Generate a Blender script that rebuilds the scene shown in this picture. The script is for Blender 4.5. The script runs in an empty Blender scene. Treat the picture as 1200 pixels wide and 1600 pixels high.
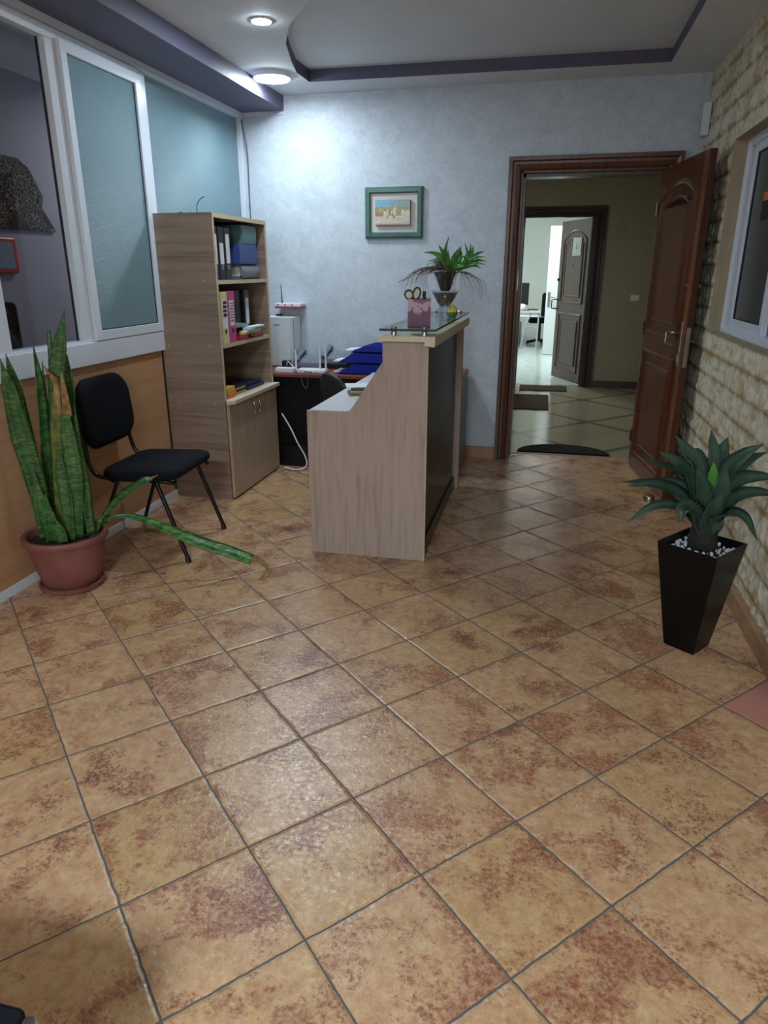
import bpy, bmesh, math, random
from mathutils import Vector, Matrix, noise
random.seed(7)
SC = bpy.context.scene
COL = SC.collection
PI = math.pi
# ------------------------------------------------------------------ camera
F_PX, PITCH, YAW, CAM_H = 1090.0, math.radians(19.2), math.radians(-12.85), 1.457
cd = bpy.data.cameras.new('camera'); cam = bpy.data.objects.new('camera', cd); COL.objects.link(cam)
cd.sensor_fit = 'VERTICAL'; cd.sensor_height = 36.0; cd.lens = F_PX / 1600 * 36.0
cd.clip_start = 0.02; cd.clip_end = 100
cam.location = (0, 0, CAM_H); cam.rotation_euler = (PI / 2 - PITCH, 0, -YAW)
SC.camera = cam
FW = Vector((math.sin(YAW) * math.cos(PITCH), math.cos(YAW) * math.cos(PITCH), -math.sin(PITCH)))
RT = Vector((math.cos(YAW), -math.sin(YAW), 0)); UP = RT.cross(FW); CC = Vector((0, 0, CAM_H))
def ray(u, v): return FW + RT * ((u - 600) / F_PX) + UP * ((800 - v) / F_PX)
def atx(u, v, x): d = ray(u, v); return CC + d * (x / d.x)
def aty(u, v, y): d = ray(u, v); return CC + d * (y / d.y)
def atz(u, v, z): d = ray(u, v); return CC + d * ((z - CAM_H) / d.z)

# ------------------------------------------------------------------ materials
def S(r, g, b):
    f = lambda c: (c / 255 / 12.92) if c / 255 <= 0.04045 else ((c / 255 + 0.055) / 1.055) ** 2.4
    return (f(r), f(g), f(b), 1)
def mat(name, base=(0.5, 0.5, 0.5, 1), rough=0.5, metal=0.0, spec=0.5, trans=0.0, ior=1.45, emit=None, estr=0.0, coat=0.0):
    m = bpy.data.materials.new(name); m.use_nodes = True
    b = m.node_tree.nodes['Principled BSDF']
    b.inputs['Base Color'].default_value = base; b.inputs['Roughness'].default_value = rough
    b.inputs['Metallic'].default_value = metal; b.inputs['IOR'].default_value = ior
    b.inputs['Specular IOR Level'].default_value = spec
    b.inputs['Transmission Weight'].default_value = trans; b.inputs['Coat Weight'].default_value = coat
    if emit: b.inputs['Emission Color'].default_value = emit; b.inputs['Emission Strength'].default_value = estr
    return m
class NT:
    def __init__(s, m): s.m = m; s.t = m.node_tree; s.b = s.t.nodes['Principled BSDF']; s.L = s.t.links.new
    def n(s, typ, **kw):
        x = s.t.nodes.new(typ)
        for k, v in kw.items():
            if k.startswith('i_'):
                key = k[2:]; x.inputs[int(key) if key.isdigit() else key.replace('_', ' ')].default_value = v
            else: setattr(x, k, v)
        return x
    def co(s): return s.n('ShaderNodeTexCoord').outputs['Object']
    def mapping(s, src, scale=(1, 1, 1), rot=(0, 0, 0), loc=(0, 0, 0)):
        x = s.n('ShaderNodeMapping'); x.inputs['Scale'].default_value = scale
        x.inputs['Rotation'].default_value = rot; x.inputs['Location'].default_value = loc
        s.L(src, x.inputs['Vector']); return x.outputs[0]
    def noise(s, src, scale, detail=3.0, rough=0.55, dist=0.0):
        x = s.n('ShaderNodeTexNoise'); x.inputs['Scale'].default_value = scale; x.inputs['Detail'].default_value = detail
        x.inputs['Roughness'].default_value = rough; x.inputs['Distortion'].default_value = dist
        if src is not None: s.L(src, x.inputs['Vector'])
        return x.outputs['Fac']
    def ramp(s, src, stops, interp='LINEAR'):
        x = s.n('ShaderNodeValToRGB'); x.color_ramp.interpolation = interp; e = x.color_ramp.elements
        while len(e) < len(stops): e.new(0.5)
        for k, (p, c) in enumerate(stops): e[k].position = p; e[k].color = c if len(c) == 4 else (*c, 1)
        s.L(src, x.inputs[0]); return x.outputs['Color']
    def math(s, op, a, b=None, c=None):
        x = s.n('ShaderNodeMath', operation=op)
        for k, v in enumerate((a, b, c)):
            if v is None: continue
            if isinstance(v, (int, float)): x.inputs[k].default_value = v
            else: s.L(v, x.inputs[k])
        return x.outputs[0]
    def mix(s, fac, a, b, blend='MIX'):
        x = s.n('ShaderNodeMix', data_type='RGBA', blend_type=blend)
        for k, v in ((0, fac), (6, a), (7, b)):
            if isinstance(v, (int, float)): x.inputs[k].default_value = v
            elif isinstance(v, tuple): x.inputs[k].default_value = v
            else: s.L(v, x.inputs[k])
        return x.outputs[2]
    def maprange(s, v, a, b, c, d, smooth=False):
        x = s.n('ShaderNodeMapRange'); x.interpolation_type = 'SMOOTHSTEP' if smooth else 'LINEAR'
        for k, q in enumerate((a, b, c, d)): x.inputs[k + 1].default_value = q
        s.L(v, x.inputs[0]); return x.outputs[0]
    def bump(s, h, strength=0.3, dist=0.01, chain=None):
        x = s.n('ShaderNodeBump'); x.inputs['Strength'].default_value = strength; x.inputs['Distance'].default_value = dist
        s.L(h, x.inputs['Height'])
        if chain is not None: s.L(chain, x.inputs['Normal'])
        return x.outputs[0]
    def set(s, **kw):
        for k, v in kw.items(): s.L(v, s.b.inputs[k.replace('_', ' ')])
def wood(name, c1, c2, axis, rough=0.42, scale=1.0, c3=None, spec=0.4):
    m = mat(name, c1, rough, spec=spec); N = NT(m); src = N.co()
    sc = [26 * scale] * 3; sc[axis] = 1.6 * scale
    a = N.noise(N.mapping(src, tuple(sc)), 1.0, 5, 0.6, 0.6)
    sc2 = [160 * scale] * 3; sc2[axis] = 5 * scale
    f = N.noise(N.mapping(src, tuple(sc2)), 1.0, 2, 0.5)
    sc3 = [5 * scale] * 3; sc3[axis] = 0.7 * scale
    g = N.noise(N.mapping(src, tuple(sc3)), 1.0, 2, 0.5, 1.2)
    v = N.math('ADD', N.math('MULTIPLY', a, 0.72), N.math('MULTIPLY', g, 0.28))
    c = N.ramp(v, [(0.34, c2), (0.5, c1), (0.66, c3 or c1)])
    c = N.mix(N.maprange(f, 0.5, 0.75, 0, 0.35), c, c2)
    N.set(Base_Color=c, Normal=N.bump(a, 0.08, 0.002))
    return m
def noisy(name, c1, c2, scale, rough=0.5, bump=0.0, bscale=None, metal=0.0, spec=0.5, coat=0.0, lo=0.35, hi=0.65):
    m = mat(name, c1, rough, metal, spec, coat=coat); N = NT(m); src = N.co()
    a = N.noise(src, scale, 4)
    N.set(Base_Color=N.ramp(a, [(lo, c1), (hi, c2)]))
    if bump: N.set(Normal=N.bump(N.noise(src, bscale or scale * 3, 3), bump, 0.004))
    return m
M = {}
M['white_pvc'] = mat('white_pvc', S(212, 218, 230), 0.3)
M['white_plastic'] = mat('white_plastic', S(225, 228, 235), 0.35)
M['grey_plastic'] = mat('grey_plastic', S(120, 128, 140), 0.4)
M['light_grey_plastic'] = mat('light_grey_plastic', S(165, 172, 182), 0.4)
M['black_plastic'] = mat('black_plastic', S(17, 18, 21), 0.4)
M['black_metal'] = mat('black_metal', S(14, 14, 16), 0.32, 0.0, 0.5)
M['black_fabric'] = noisy('black_fabric', S(15, 17, 24), S(22, 24, 32), 400, 0.85, 0.25, 900, spec=0.2)
M['black_panel'] = mat('black_panel', S(20, 19, 22), 0.28, 0.0, 0.5)
M['black_desk'] = mat('black_desk', S(12, 12, 14), 0.5, 0.0, 0.3)
M['chrome'] = mat('chrome', S(205, 208, 212), 0.18, 1.0)
M['steel'] = mat('steel', S(165, 160, 150), 0.3, 1.0)
M['brass'] = mat('brass', S(190, 150, 80), 0.3, 1.0)
M['cream_edge'] = wood('cream_edge', S(205, 186, 156), S(185, 165, 134), 1, 0.45)
M['cream_top'] = wood('cream_top', S(212, 200, 178), S(196, 180, 154), 1, 0.4)
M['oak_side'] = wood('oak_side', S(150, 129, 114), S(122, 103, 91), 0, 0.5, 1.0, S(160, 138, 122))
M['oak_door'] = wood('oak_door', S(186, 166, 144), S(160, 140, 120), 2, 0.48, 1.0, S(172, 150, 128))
M['oak_desk'] = wood('oak_desk', S(170, 152, 142), S(148, 130, 122), 2, 0.5, 1.6, S(176, 158, 148))
M['white_melamine'] = mat('white_melamine', S(205, 205, 210), 0.3)
M['mahogany'] = wood('mahogany', S(88, 49, 32), S(60, 32, 21), 2, 0.3, 1.0, S(104, 59, 38), 0.5)
M['mahogany_lit'] = wood('mahogany_lit', S(128, 78, 46), S(104, 60, 36), 2, 0.3, 1.0, S(140, 88, 52))  # mahogany lightened to carry the lamplight on the door's lock stile
M['mahogany_rail'] = wood('mahogany_rail', S(86, 46, 28), S(60, 30, 18), 0, 0.3, 1.0, S(100, 54, 32), 0.5)
M['dark_wood'] = wood('dark_wood', S(84, 58, 54), S(62, 43, 41), 2, 0.38, 1.0, S(94, 66, 61), 0.5)
M['orange_panel'] = wood('orange_panel', S(182, 140, 106), S(168, 126, 92), 1, 0.35, 0.7, S(188, 148, 114))
M['violet_paint'] = mat('violet_paint', S(92, 89, 112), 0.55)
M['ceiling_paint'] = noisy('ceiling_paint', S(214, 217, 220), S(208, 211, 215), 3, 0.7)
M['terracotta'] = noisy('terracotta', S(132, 80, 74), S(116, 68, 63), 9, 0.55, 0.1, 40)
M['soil'] = noisy('soil', S(58, 44, 34), S(30, 22, 17), 70, 0.95, 0.8, 90)
M['darker_wood'] = wood('darker_wood', S(48, 34, 32), S(34, 24, 23), 2, 0.35, 1.0, S(56, 40, 38))
M['paper'] = mat('paper', S(222, 224, 228), 0.7)
M['ink'] = mat('ink', S(25, 25, 30), 0.6)
M['blue_plastic'] = mat('blue_plastic', S(18, 40, 150), 0.3)
M['red_plastic'] = mat('red_plastic', S(186, 44, 44), 0.4)
M['yellow'] = mat('yellow', S(220, 178, 60), 0.5)
M['orange'] = mat('orange', S(214, 110, 52), 0.5)
M['olive'] = mat('olive', S(110, 112, 70), 0.6)
M['navy'] = mat('navy', S(38, 44, 84), 0.45)
M['box_green'] = mat('box_green', S(86, 124, 122), 0.4)
M['box_blue'] = mat('box_blue', S(52, 76, 142), 0.4)
M['box_grey'] = mat('box_grey', S(118, 122, 134), 0.35)
M['folder_green'] = mat('folder_green', S(120, 168, 146), 0.5)
M['pink'] = mat('pink', S(196, 62, 128), 0.45)
M['pale_yellow'] = mat('pale_yellow', S(214, 204, 150), 0.5)
M['petal_yellow'] = mat('petal_yellow', S(236, 208, 96), 0.5)
M['beige'] = mat('beige', S(180, 150, 110), 0.6)
M['frame_green'] = noisy('frame_green', S(86, 120, 112), S(74, 106, 99), 30, 0.4)
M['passepartout'] = mat('passepartout', S(205, 200, 196), 0.8)
M['hall_wall'] = noisy('hall_wall', S(160, 154, 130), S(154, 148, 124), 2, 0.6)
M['white_wall'] = noisy('white_wall', S(222, 230, 222), S(216, 225, 217), 2, 0.6)
M['grey_wall'] = noisy('grey_wall', S(150, 146, 156), S(146, 142, 152), 2, 0.7)
M['reveal_paint'] = noisy('reveal_paint', S(172, 156, 130), S(164, 148, 122), 6, 0.7)
M['white_gloss'] = mat('white_gloss', S(200, 208, 213), 0.3)
M['rubber_black'] = noisy('rubber_black', S(14, 14, 15), S(20, 20, 21), 80, 0.85, 0.3, 300, spec=0.2)
M['lamp_white'] = mat('lamp_white', S(235, 240, 250), 0.4)
M['dark_leather'] = mat('dark_leather', S(40, 46, 50), 0.42)
M['gasket'] = mat('gasket', S(18, 18, 22), 0.6)
M['cable_white'] = mat('cable_white', S(215, 215, 215), 0.5)
M['cable_grey'] = mat('cable_grey', S(90, 90, 96), 0.5)
M['cable_black'] = mat('cable_black', S(22, 20, 20), 0.5)
M['tile_skirting'] = noisy('tile_skirting', S(172, 138, 104), S(150, 108, 80), 8, 0.4)
M['pebble_white'] = mat('pebble_white', S(205, 205, 208), 0.6)
M['planter_black'] = mat('planter_black', S(8, 8, 10), 0.34, spec=0.3)
def strip_glass(name, tint, refl_rough=0.02):
    # thin clear sheet: see-through plus a mirror reflection by Fresnel
    m = bpy.data.materials.new(name); m.use_nodes = True; t = m.node_tree; t.nodes.clear()
    o = t.nodes.new('ShaderNodeOutputMaterial'); mx = t.nodes.new('ShaderNodeMixShader')
    tr = t.nodes.new('ShaderNodeBsdfTransparent'); tr.inputs[0].default_value = tint
    gl = t.nodes.new('ShaderNodeBsdfGlossy'); gl.inputs['Roughness'].default_value = refl_rough
    lw = t.nodes.new('ShaderNodeLayerWeight'); lw.inputs[0].default_value = 0.5
    pw = t.nodes.new('ShaderNodeMath'); pw.operation = 'POWER'; pw.inputs[1].default_value = 5.0
    fr = t.nodes.new('ShaderNodeMath'); fr.operation = 'MULTIPLY_ADD'; fr.inputs[1].default_value = 0.9; fr.inputs[2].default_value = 0.04
    t.links.new(lw.outputs['Facing'], pw.inputs[0]); t.links.new(pw.outputs[0], fr.inputs[0])
    t.links.new(fr.outputs[0], mx.inputs[0]); t.links.new(tr.outputs[0], mx.inputs[1]); t.links.new(gl.outputs[0], mx.inputs[2])
    t.links.new(mx.outputs[0], o.inputs[0]); return m
M['clear_pane'] = strip_glass('clear_pane', (0.82, 0.84, 0.86, 1))
M['dark_pane'] = mat('dark_pane', S(58, 68, 74), 0.22, spec=0.5)
M['vase_glass'] = strip_glass('vase_glass', (0.93, 0.95, 0.96, 1))
M['cup_glass'] = strip_glass('cup_glass', (0.95, 0.96, 0.97, 1))
M['brown_water'] = strip_glass('brown_water', (0.42, 0.30, 0.24, 1))
M['top_glass'] = strip_glass('top_glass', (0.86, 0.92, 0.9, 1), 0.01)
M['glass_edge'] = mat('glass_edge', S(18, 46, 46), 0.1)
def frosted():
    m = mat('frosted_pane', S(110, 140, 150), 0.24, spec=1.0); N = NT(m); src = N.co()
    v = N.n('ShaderNodeTexVoronoi'); v.inputs['Scale'].default_value = 260; N.L(src, v.inputs['Vector'])
    n = N.noise(src, 150, 3)
    h = N.math('ADD', v.outputs['Distance'], n)
    N.set(Base_Color=N.ramp(N.noise(src, 1.5, 2), [(0.3, S(116, 148, 160)), (0.7, S(126, 156, 167))]), Normal=N.bump(h, 0.6, 0.008))
    return m
M['frosted_pane'] = frosted()
def stucco():
    m = mat('stucco_wall', S(176, 180, 192), 0.45, spec=0.4); N = NT(m); src = N.co()
    w = N.noise(N.mapping(src, (1, 1, 1.2)), 3.2, 6, 0.62, 1.8)
    w2 = N.noise(src, 14, 5, 0.6, 2.5)
    v = N.math('ADD', N.math('MULTIPLY', w, 0.55), N.math('MULTIPLY', w2, 0.45))
    N.set(Base_Color=N.ramp(v, [(0.35, S(180, 189, 200)), (0.52, S(194, 202, 212)), (0.68, S(208, 214, 221))]),
          Roughness=N.maprange(w2, 0.35, 0.65, 0.55, 0.34), Normal=N.bump(v, 0.22, 0.006))
    return m
M['stucco_wall'] = stucco()
def floor_mat():
    m = mat('tile_floor', rough=0.35); N = NT(m); src = N.co()
    t = 0.811072; T = 0.33
    p = N.mapping(src, (1 / T, 1 / T, 1), (0, 0, -t), (-0.5386, -8.3072, 0))
    nz = N.n('ShaderNodeTexNoise'); nz.inputs['Scale'].default_value = 22; nz.inputs['Detail'].default_value = 2; N.L(src, nz.inputs['Vector'])
    off = N.n('ShaderNodeVectorMath', operation='MULTIPLY_ADD'); off.inputs[1].default_value = (0.022, 0.022, 0); off.inputs[2].default_value = (-0.011, -0.011, 0)
    N.L(nz.outputs['Color'], off.inputs[0])
    ad = N.n('ShaderNodeVectorMath', operation='ADD'); N.L(p, ad.inputs[0]); N.L(off.outputs[0], ad.inputs[1])
    sp = N.n('ShaderNodeSeparateXYZ'); N.L(ad.outputs[0], sp.inputs[0])
    u, v = sp.outputs[0], sp.outputs[1]
    du = N.math('PINGPONG', u, 0.5); dv = N.math('PINGPONG', v, 0.5)
    d = N.math('MINIMUM', du, dv)
    fu, fv = N.math('FLOOR', u), N.math('FLOOR', v)
    cell = N.n('ShaderNodeCombineXYZ'); N.L(fu, cell.inputs[0]); N.L(fv, cell.inputs[1])
    wn = N.n('ShaderNodeTexWhiteNoise', noise_dimensions='3D'); N.L(cell.outputs[0], wn.inputs['Vector'])
    rc = N.n('ShaderNodeSeparateColor'); N.L(wn.outputs['Color'], rc.inputs[0])
    r1, r2, r3 = rc.outputs
    sh = N.n('ShaderNodeVectorMath', operation='MULTIPLY_ADD'); sh.inputs[1].default_value = (17, 13, 11)
    N.L(wn.outputs['Color'], sh.inputs[0]); N.L(src, sh.inputs[2])
    pt = sh.outputs[0]                                   # each tile its own patch of the glaze
    big = N.noise(pt, 5.5, 7, 0.68, 0.4)
    mid = N.noise(pt, 26, 5, 0.7, 0.3)
    fine = N.noise(pt, 110, 3, 0.6)
    base = N.ramp(mid, [(0.3, S(176, 135, 101)), (0.5, S(197, 157, 120)), (0.7, S(210, 178, 142))])
    warm = N.ramp(mid, [(0.3, S(174, 136, 92)), (0.6, S(194, 160, 110))])
    base = N.mix(N.maprange(r2, 0.55, 1.0, 0, 0.7), base, warm)
    lf = N.noise(pt, 6.0, 3, 0.55, 0.5)
    hf = N.noise(pt, 62, 7, 0.72, 0.2)
    rm = N.math('ADD', hf, N.math('MULTIPLY_ADD', lf, 1.25, -0.625))
    rm = N.math('ADD', rm, N.maprange(r1, 0, 1, -0.07, 0.045))
    rust = N.mix(r3, S(148, 88, 66), S(132, 72, 62))
    rf = N.math('MULTIPLY', N.maprange(rm, 0.45, 0.68, 0, 1.0, True), N.maprange(N.noise(pt, 95, 4, 0.7), 0.36, 0.62, 0.32, 0.95))
    c = N.mix(rf, base, rust)
    dk = N.math('ADD', N.noise(pt, 85, 6, 0.75), N.math('MULTIPLY_ADD', N.noise(pt, 4.5, 3, 0.5), 1.3, -0.65))
    c = N.mix(N.maprange(dk, 0.64, 0.80, 0, 0.7, True), c, S(112, 56, 50))
    pale = N.noise(pt, 20, 6, 0.75)
    c = N.mix(N.maprange(pale, 0.54, 0.68, 0, 0.4, True), c, S(208, 188, 156))
    spk = N.noise(pt, 170, 2, 0.5)
    c = N.mix(N.maprange(spk, 0.66, 0.74, 0, 0.55), c, S(92, 58, 42))
    pk = N.math('MULTIPLY', N.math('COMPARE', fu, 6.0, 0.2), N.math('COMPARE', fv, -6.0, 0.2))
    c = N.mix(pk, c, N.mix(mid, S(196, 138, 128), S(182, 120, 108)))
    g = N.maprange(d, 0.006, 0.0115, 1, 0, True)
    c = N.mix(g, c, S(88, 87, 86))
    h1 = N.maprange(d, 0.006, 0.035, 0, 1, True)
    hs = N.noise(src, 60, 5, 0.65, 0.8); hb = N.noise(src, 9, 2, 0.5)
    hh = N.math('ADD', N.math('MULTIPLY', hs, 0.5), N.math('MULTIPLY', hb, 0.5))
    b1 = N.bump(hh, 0.55, 0.006)
    b2 = N.bump(h1, 0.4, 0.004, b1)
    rough = N.maprange(mid, 0.3, 0.7, 0.27, 0.17)
    rough = N.mix(g, rough, (0.8, 0.8, 0.8, 1))
    N.set(Base_Color=c, Roughness=rough, Normal=b2)
    m.node_tree.nodes['Principled BSDF'].inputs['Specular IOR Level'].default_value = 0.95
    return m
M['tile_floor'] = floor_mat()
def hall_floor_mat():
    m = mat('hall_floor', rough=0.16); N = NT(m); src = N.co()
    p = N.mapping(src, (1 / 0.92, 1 / 0.92, 1), (0, 0, PI / 4), (0.2, 0.1, 0))
    sp = N.n('ShaderNodeSeparateXYZ'); N.L(p, sp.inputs[0])
    d = N.math('MINIMUM', N.math('PINGPONG', sp.outputs[0], 0.5), N.math('PINGPONG', sp.outputs[1], 0.5))
    c = N.ramp(N.noise(src, 60, 4), [(0.35, S(150, 146, 120)), (0.65, S(172, 168, 142))])
    c = N.mix(N.maprange(d, 0.036, 0.042, 1, 0), c, S(120, 110, 92))
    N.set(Base_Color=c); return m
M['hall_floor'] = hall_floor_mat()
M['office_floor'] = noisy('office_floor', S(176, 190, 190), S(196, 208, 208), 8, 0.18)
def stone_mat():
    m = mat('stone_cladding', rough=0.75); N = NT(m); src = N.co()
    a = N.n('ShaderNodeAttribute', attribute_name='stain')
    n = N.noise(src, 34, 5, 0.65); n2 = N.noise(src, 8, 3)
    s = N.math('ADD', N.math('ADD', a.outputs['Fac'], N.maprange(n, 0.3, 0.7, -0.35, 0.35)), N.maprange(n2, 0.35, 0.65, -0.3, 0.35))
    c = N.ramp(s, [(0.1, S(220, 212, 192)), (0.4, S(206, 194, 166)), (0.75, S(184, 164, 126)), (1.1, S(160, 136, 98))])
    N.set(Base_Color=c, Normal=N.bump(N.noise(src, 75, 5, 0.7), 0.5, 0.006)); return m
M['stone_cladding'] = stone_mat()
def snake_mat(name, c1, c2, c3):
    m = mat(name, c1, 0.38, spec=0.45); N = NT(m); src = N.co()
    w = N.noise(N.mapping(src, (22, 22, 75)), 1.0, 4, 0.65, 1.0)
    n = N.noise(src, 6, 2)
    c = N.ramp(w, [(0.36, c2), (0.5, c1), (0.66, c3)])
    N.set(Base_Color=N.mix(N.maprange(n, 0.4, 0.7, 0, 0.4), c, c2)); return m
M['snake_leaf'] = snake_mat('snake_leaf', S(54, 92, 46), S(32, 62, 34), S(92, 126, 68))
M['snake_leaf_light'] = snake_mat('snake_leaf_light', S(56, 108, 48), S(34, 78, 36), S(120, 156, 92))
M['dry_leaf'] = noisy('dry_leaf', S(166, 132, 82), S(112, 84, 44), 40, 0.7)
M['yellow_leaf'] = noisy('yellow_leaf', S(120, 122, 52), S(70, 90, 38), 26, 0.6)
M['agave_leaf'] = noisy('agave_leaf', S(44, 66, 54), S(66, 90, 76), 7, 0.42, spec=0.4)
M['agave_bright'] = mat('agave_bright', S(88, 150, 64), 0.45)
M['trunk_dark'] = noisy('trunk_dark', S(26, 28, 24), S(44, 42, 34), 60, 0.8, 0.5, 90)
M['dracaena_leaf'] = noisy('dracaena_leaf', S(92, 152, 66), S(48, 106, 46), 30, 0.4)
M['dead_strand'] = noisy('dead_strand', S(112, 86, 76), S(70, 52, 48), 30, 0.75)
M['rug'] = noisy('rug', S(84, 77, 60), S(58, 54, 42), 90, 0.95, 0.5, 200, spec=0.1)
def holder_mat():
    m = mat('purple_holder', rough=0.3); N = NT(m); src = N.co()
    sp = N.n('ShaderNodeSeparateXYZ'); N.L(src, sp.inputs[0])
    w = N.noise(src, 26, 2)
    z = N.math('ADD', sp.outputs[2], N.maprange(w, 0.3, 0.7, -0.03, 0.03))
    N.set(Base_Color=N.ramp(N.math('MULTIPLY', z, 7.4), [(0.1, S(92, 40, 72)), (0.56, S(112, 48, 88)), (0.66, S(178, 150, 162)), (0.86, S(176, 146, 158)), (0.93, S(120, 62, 98))])); return m
M['purple_holder'] = holder_mat()
def textile_mat():
    m = mat('textile', rough=0.95, spec=0.1); N = NT(m); src = N.co()
    v = N.n('ShaderNodeTexVoronoi', feature='DISTANCE_TO_EDGE'); v.inputs['Scale'].default_value = 26; N.L(src, v.inputs['Vector'])
    n = N.noise(src, 55, 3)
    e = N.math('ADD', v.outputs['Distance'], N.maprange(n, 0.3, 0.7, -0.08, 0.08))
    c = N.ramp(e, [(0.04, S(132, 120, 104)), (0.10, S(36, 34, 42)), (0.24, S(30, 30, 38)), (0.32, S(104, 92, 80))])
    big = N.noise(src, 4, 2)
    N.set(Base_Color=N.mix(N.maprange(big, 0.55, 0.6, 0, 0.8), c, S(60, 40, 36))); return m
M['textile'] = textile_mat()
def attr_mat(name, rough=0.6):
    m = mat(name, rough=rough); N = NT(m); a = N.n('ShaderNodeAttribute', attribute_name='Col'); N.set(Base_Color=a.outputs['Color']); return m
M['painted'] = attr_mat('painted', 0.65)

# ------------------------------------------------------------------ builders
def NB(): return bmesh.new()
def box(bm, x0, y0, z0, x1, y1, z1, bev=0.0, mtx=None, seg=2):
    r = bmesh.ops.create_cube(bm, size=1.0)['verts']
    sx, sy, sz = x1 - x0, y1 - y0, z1 - z0
    for v in r: v.co = Vector(((v.co.x + 0.5) * sx + x0, (v.co.y + 0.5) * sy + y0, (v.co.z + 0.5) * sz + z0))
    if bev > 0:
        es = list({e for v in r for e in v.link_edges})
        bw = min(bev, abs(sx) * 0.49, abs(sy) * 0.49, abs(sz) * 0.49)
        g = bmesh.ops.bevel(bm, geom=es, offset=bw, segments=seg, affect='EDGES', profile=0.5)
        r = list({v for f in g['faces'] for v in f.verts} | {v for v in r if v.is_valid})
    if mtx is not None: bmesh.ops.transform(bm, matrix=mtx, verts=r)
    return r
def prism(bm, poly, d0, d1, axis='y', bev=0.0):
    """poly: 2D outline; extruded along axis between d0 and d1"""
    def P(a, b, d): return {'y': (a, d, b), 'x': (d, a, b), 'z': (a, b, d)}[axis]
    A = [bm.verts.new(P(a, b, d0)) for a, b in poly]; B = [bm.verts.new(P(a, b, d1)) for a, b in poly]
    fs = [bm.faces.new(A), bm.faces.new(B[::-1])]
    n = len(poly)
    for k in range(n): fs.append(bm.faces.new((A[k], B[k], B[(k + 1) % n], A[(k + 1) % n])))
    if bev: bmesh.ops.bevel(bm, geom=list({e for f in fs for e in f.edges}), offset=bev, segments=2, affect='EDGES')
def tube(bm, pts, r, n=8, caps=True, closed=False):
    pts = [Vector(p) for p in pts]; m = len(pts); rs = r if isinstance(r, (list, tuple)) else [r] * m
    rings = []; up = None
    for i in range(m):
        if closed: t = pts[(i + 1) % m] - pts[i - 1]
        else: t = pts[min(i + 1, m - 1)] - pts[max(i - 1, 0)]
        t.normalize()
        if up is None:
            up = Vector((0, 0, 1)) if abs(t.z) < 0.9 else Vector((1, 0, 0))
        a = (up - t * up.dot(t)); a = a.normalized() if a.length > 1e-6 else t.orthogonal().normalized()
        up = a; b = t.cross(a)
        rings.append([bm.verts.new(pts[i] + (a * math.cos(2 * PI * k / n) + b * math.sin(2 * PI * k / n)) * rs[i]) for k in range(n)])
    for i in range(m if closed else m - 1):
        A, B = rings[i], rings[(i + 1) % m]
        for k in range(n): bm.faces.new((A[k], A[(k + 1) % n], B[(k + 1) % n], B[k]))
    if caps and not closed: bm.faces.new(rings[0][::-1]); bm.faces.new(rings[-1])
def lathe(bm, prof, c=(0, 0, 0), n=32, close=True):
    cx, cy, cz = c; rings = []
    for r, z in prof:
        if r < 1e-5: rings.append([bm.verts.new((cx, cy, cz + z))])
        else: rings.append([bm.verts.new((cx + r * math.cos(2 * PI * k / n), cy + r * math.sin(2 * PI * k / n), cz + z)) for k in range(n)])
    for A, B in zip(rings, rings[1:]):
        for k in range(n):
            q = [A[k % len(A)], A[(k + 1) % len(A)], B[(k + 1) % len(B)], B[k % len(B)]]
            u = []
            for v in q:
                if v not in u: u.append(v)
            if len(u) >= 3: bm.faces.new(u)
def spline(P, n=14):
    P = [Vector(p) for p in P]; out = []
    Q = [P[0] * 2 - P[1]] + P + [P[-1] * 2 - P[-2]]
    for i in range(1, len(Q) - 2):
        for k in range(n):
            t = k / n; a, b, c, d = Q[i - 1], Q[i], Q[i + 1], Q[i + 2]
            out.append(0.5 * ((2 * b) + (c - a) * t + (2 * a - 5 * b + 4 * c - d) * t * t + (3 * b - a - 3 * c + d) * t ** 3))
    out.append(P[-1]); return out
def leaf(bm, P, widths, face, cup=0.25, thick=0.004, n=8, sharp=True):
    """a leaf blade: P control points, widths (full) at evenly spaced stations, face: direction the blade's flat side looks"""
    pts = spline(P, n); m = len(pts); face = Vector(face).normalized(); rings = []
    for i, p in enumerate(pts):
        t = (pts[min(i + 1, m - 1)] - pts[max(i - 1, 0)]).normalized()
        s = t.cross(face); s = s.normalized() if s.length > 1e-4 else t.orthogonal().normalized()
        nn = s.cross(t).normalized()
        f = i / (m - 1) * (len(widths) - 1); k = min(int(f), len(widths) - 2); w = widths[k] + (widths[k + 1] - widths[k]) * (f - k)
        w = max(w, 0.0012)
        ring = []
        for a in (-1, -0.5, 0, 0.5, 1): ring.append(bm.verts.new(p + s * (a * w / 2) + nn * (cup * w * (a * a) )))
        for a in (0.5, 0, -0.5): ring.append(bm.verts.new(p + s * (a * w / 2) + nn * (cup * w * (a * a) - min(thick, w * 0.3) * (1 - a * a))))
        rings.append(ring)
    for A, B in zip(rings, rings[1:]):
        for k in range(8): bm.faces.new((A[k], A[(k + 1) % 8], B[(k + 1) % 8], B[k]))
    bm.faces.new(rings[0][::-1]); bm.faces.new(rings[-1])
def wloc(o):
    v = Vector((0, 0, 0))
    while o is not None: v += o.location; o = o.parent
    return v
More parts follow.
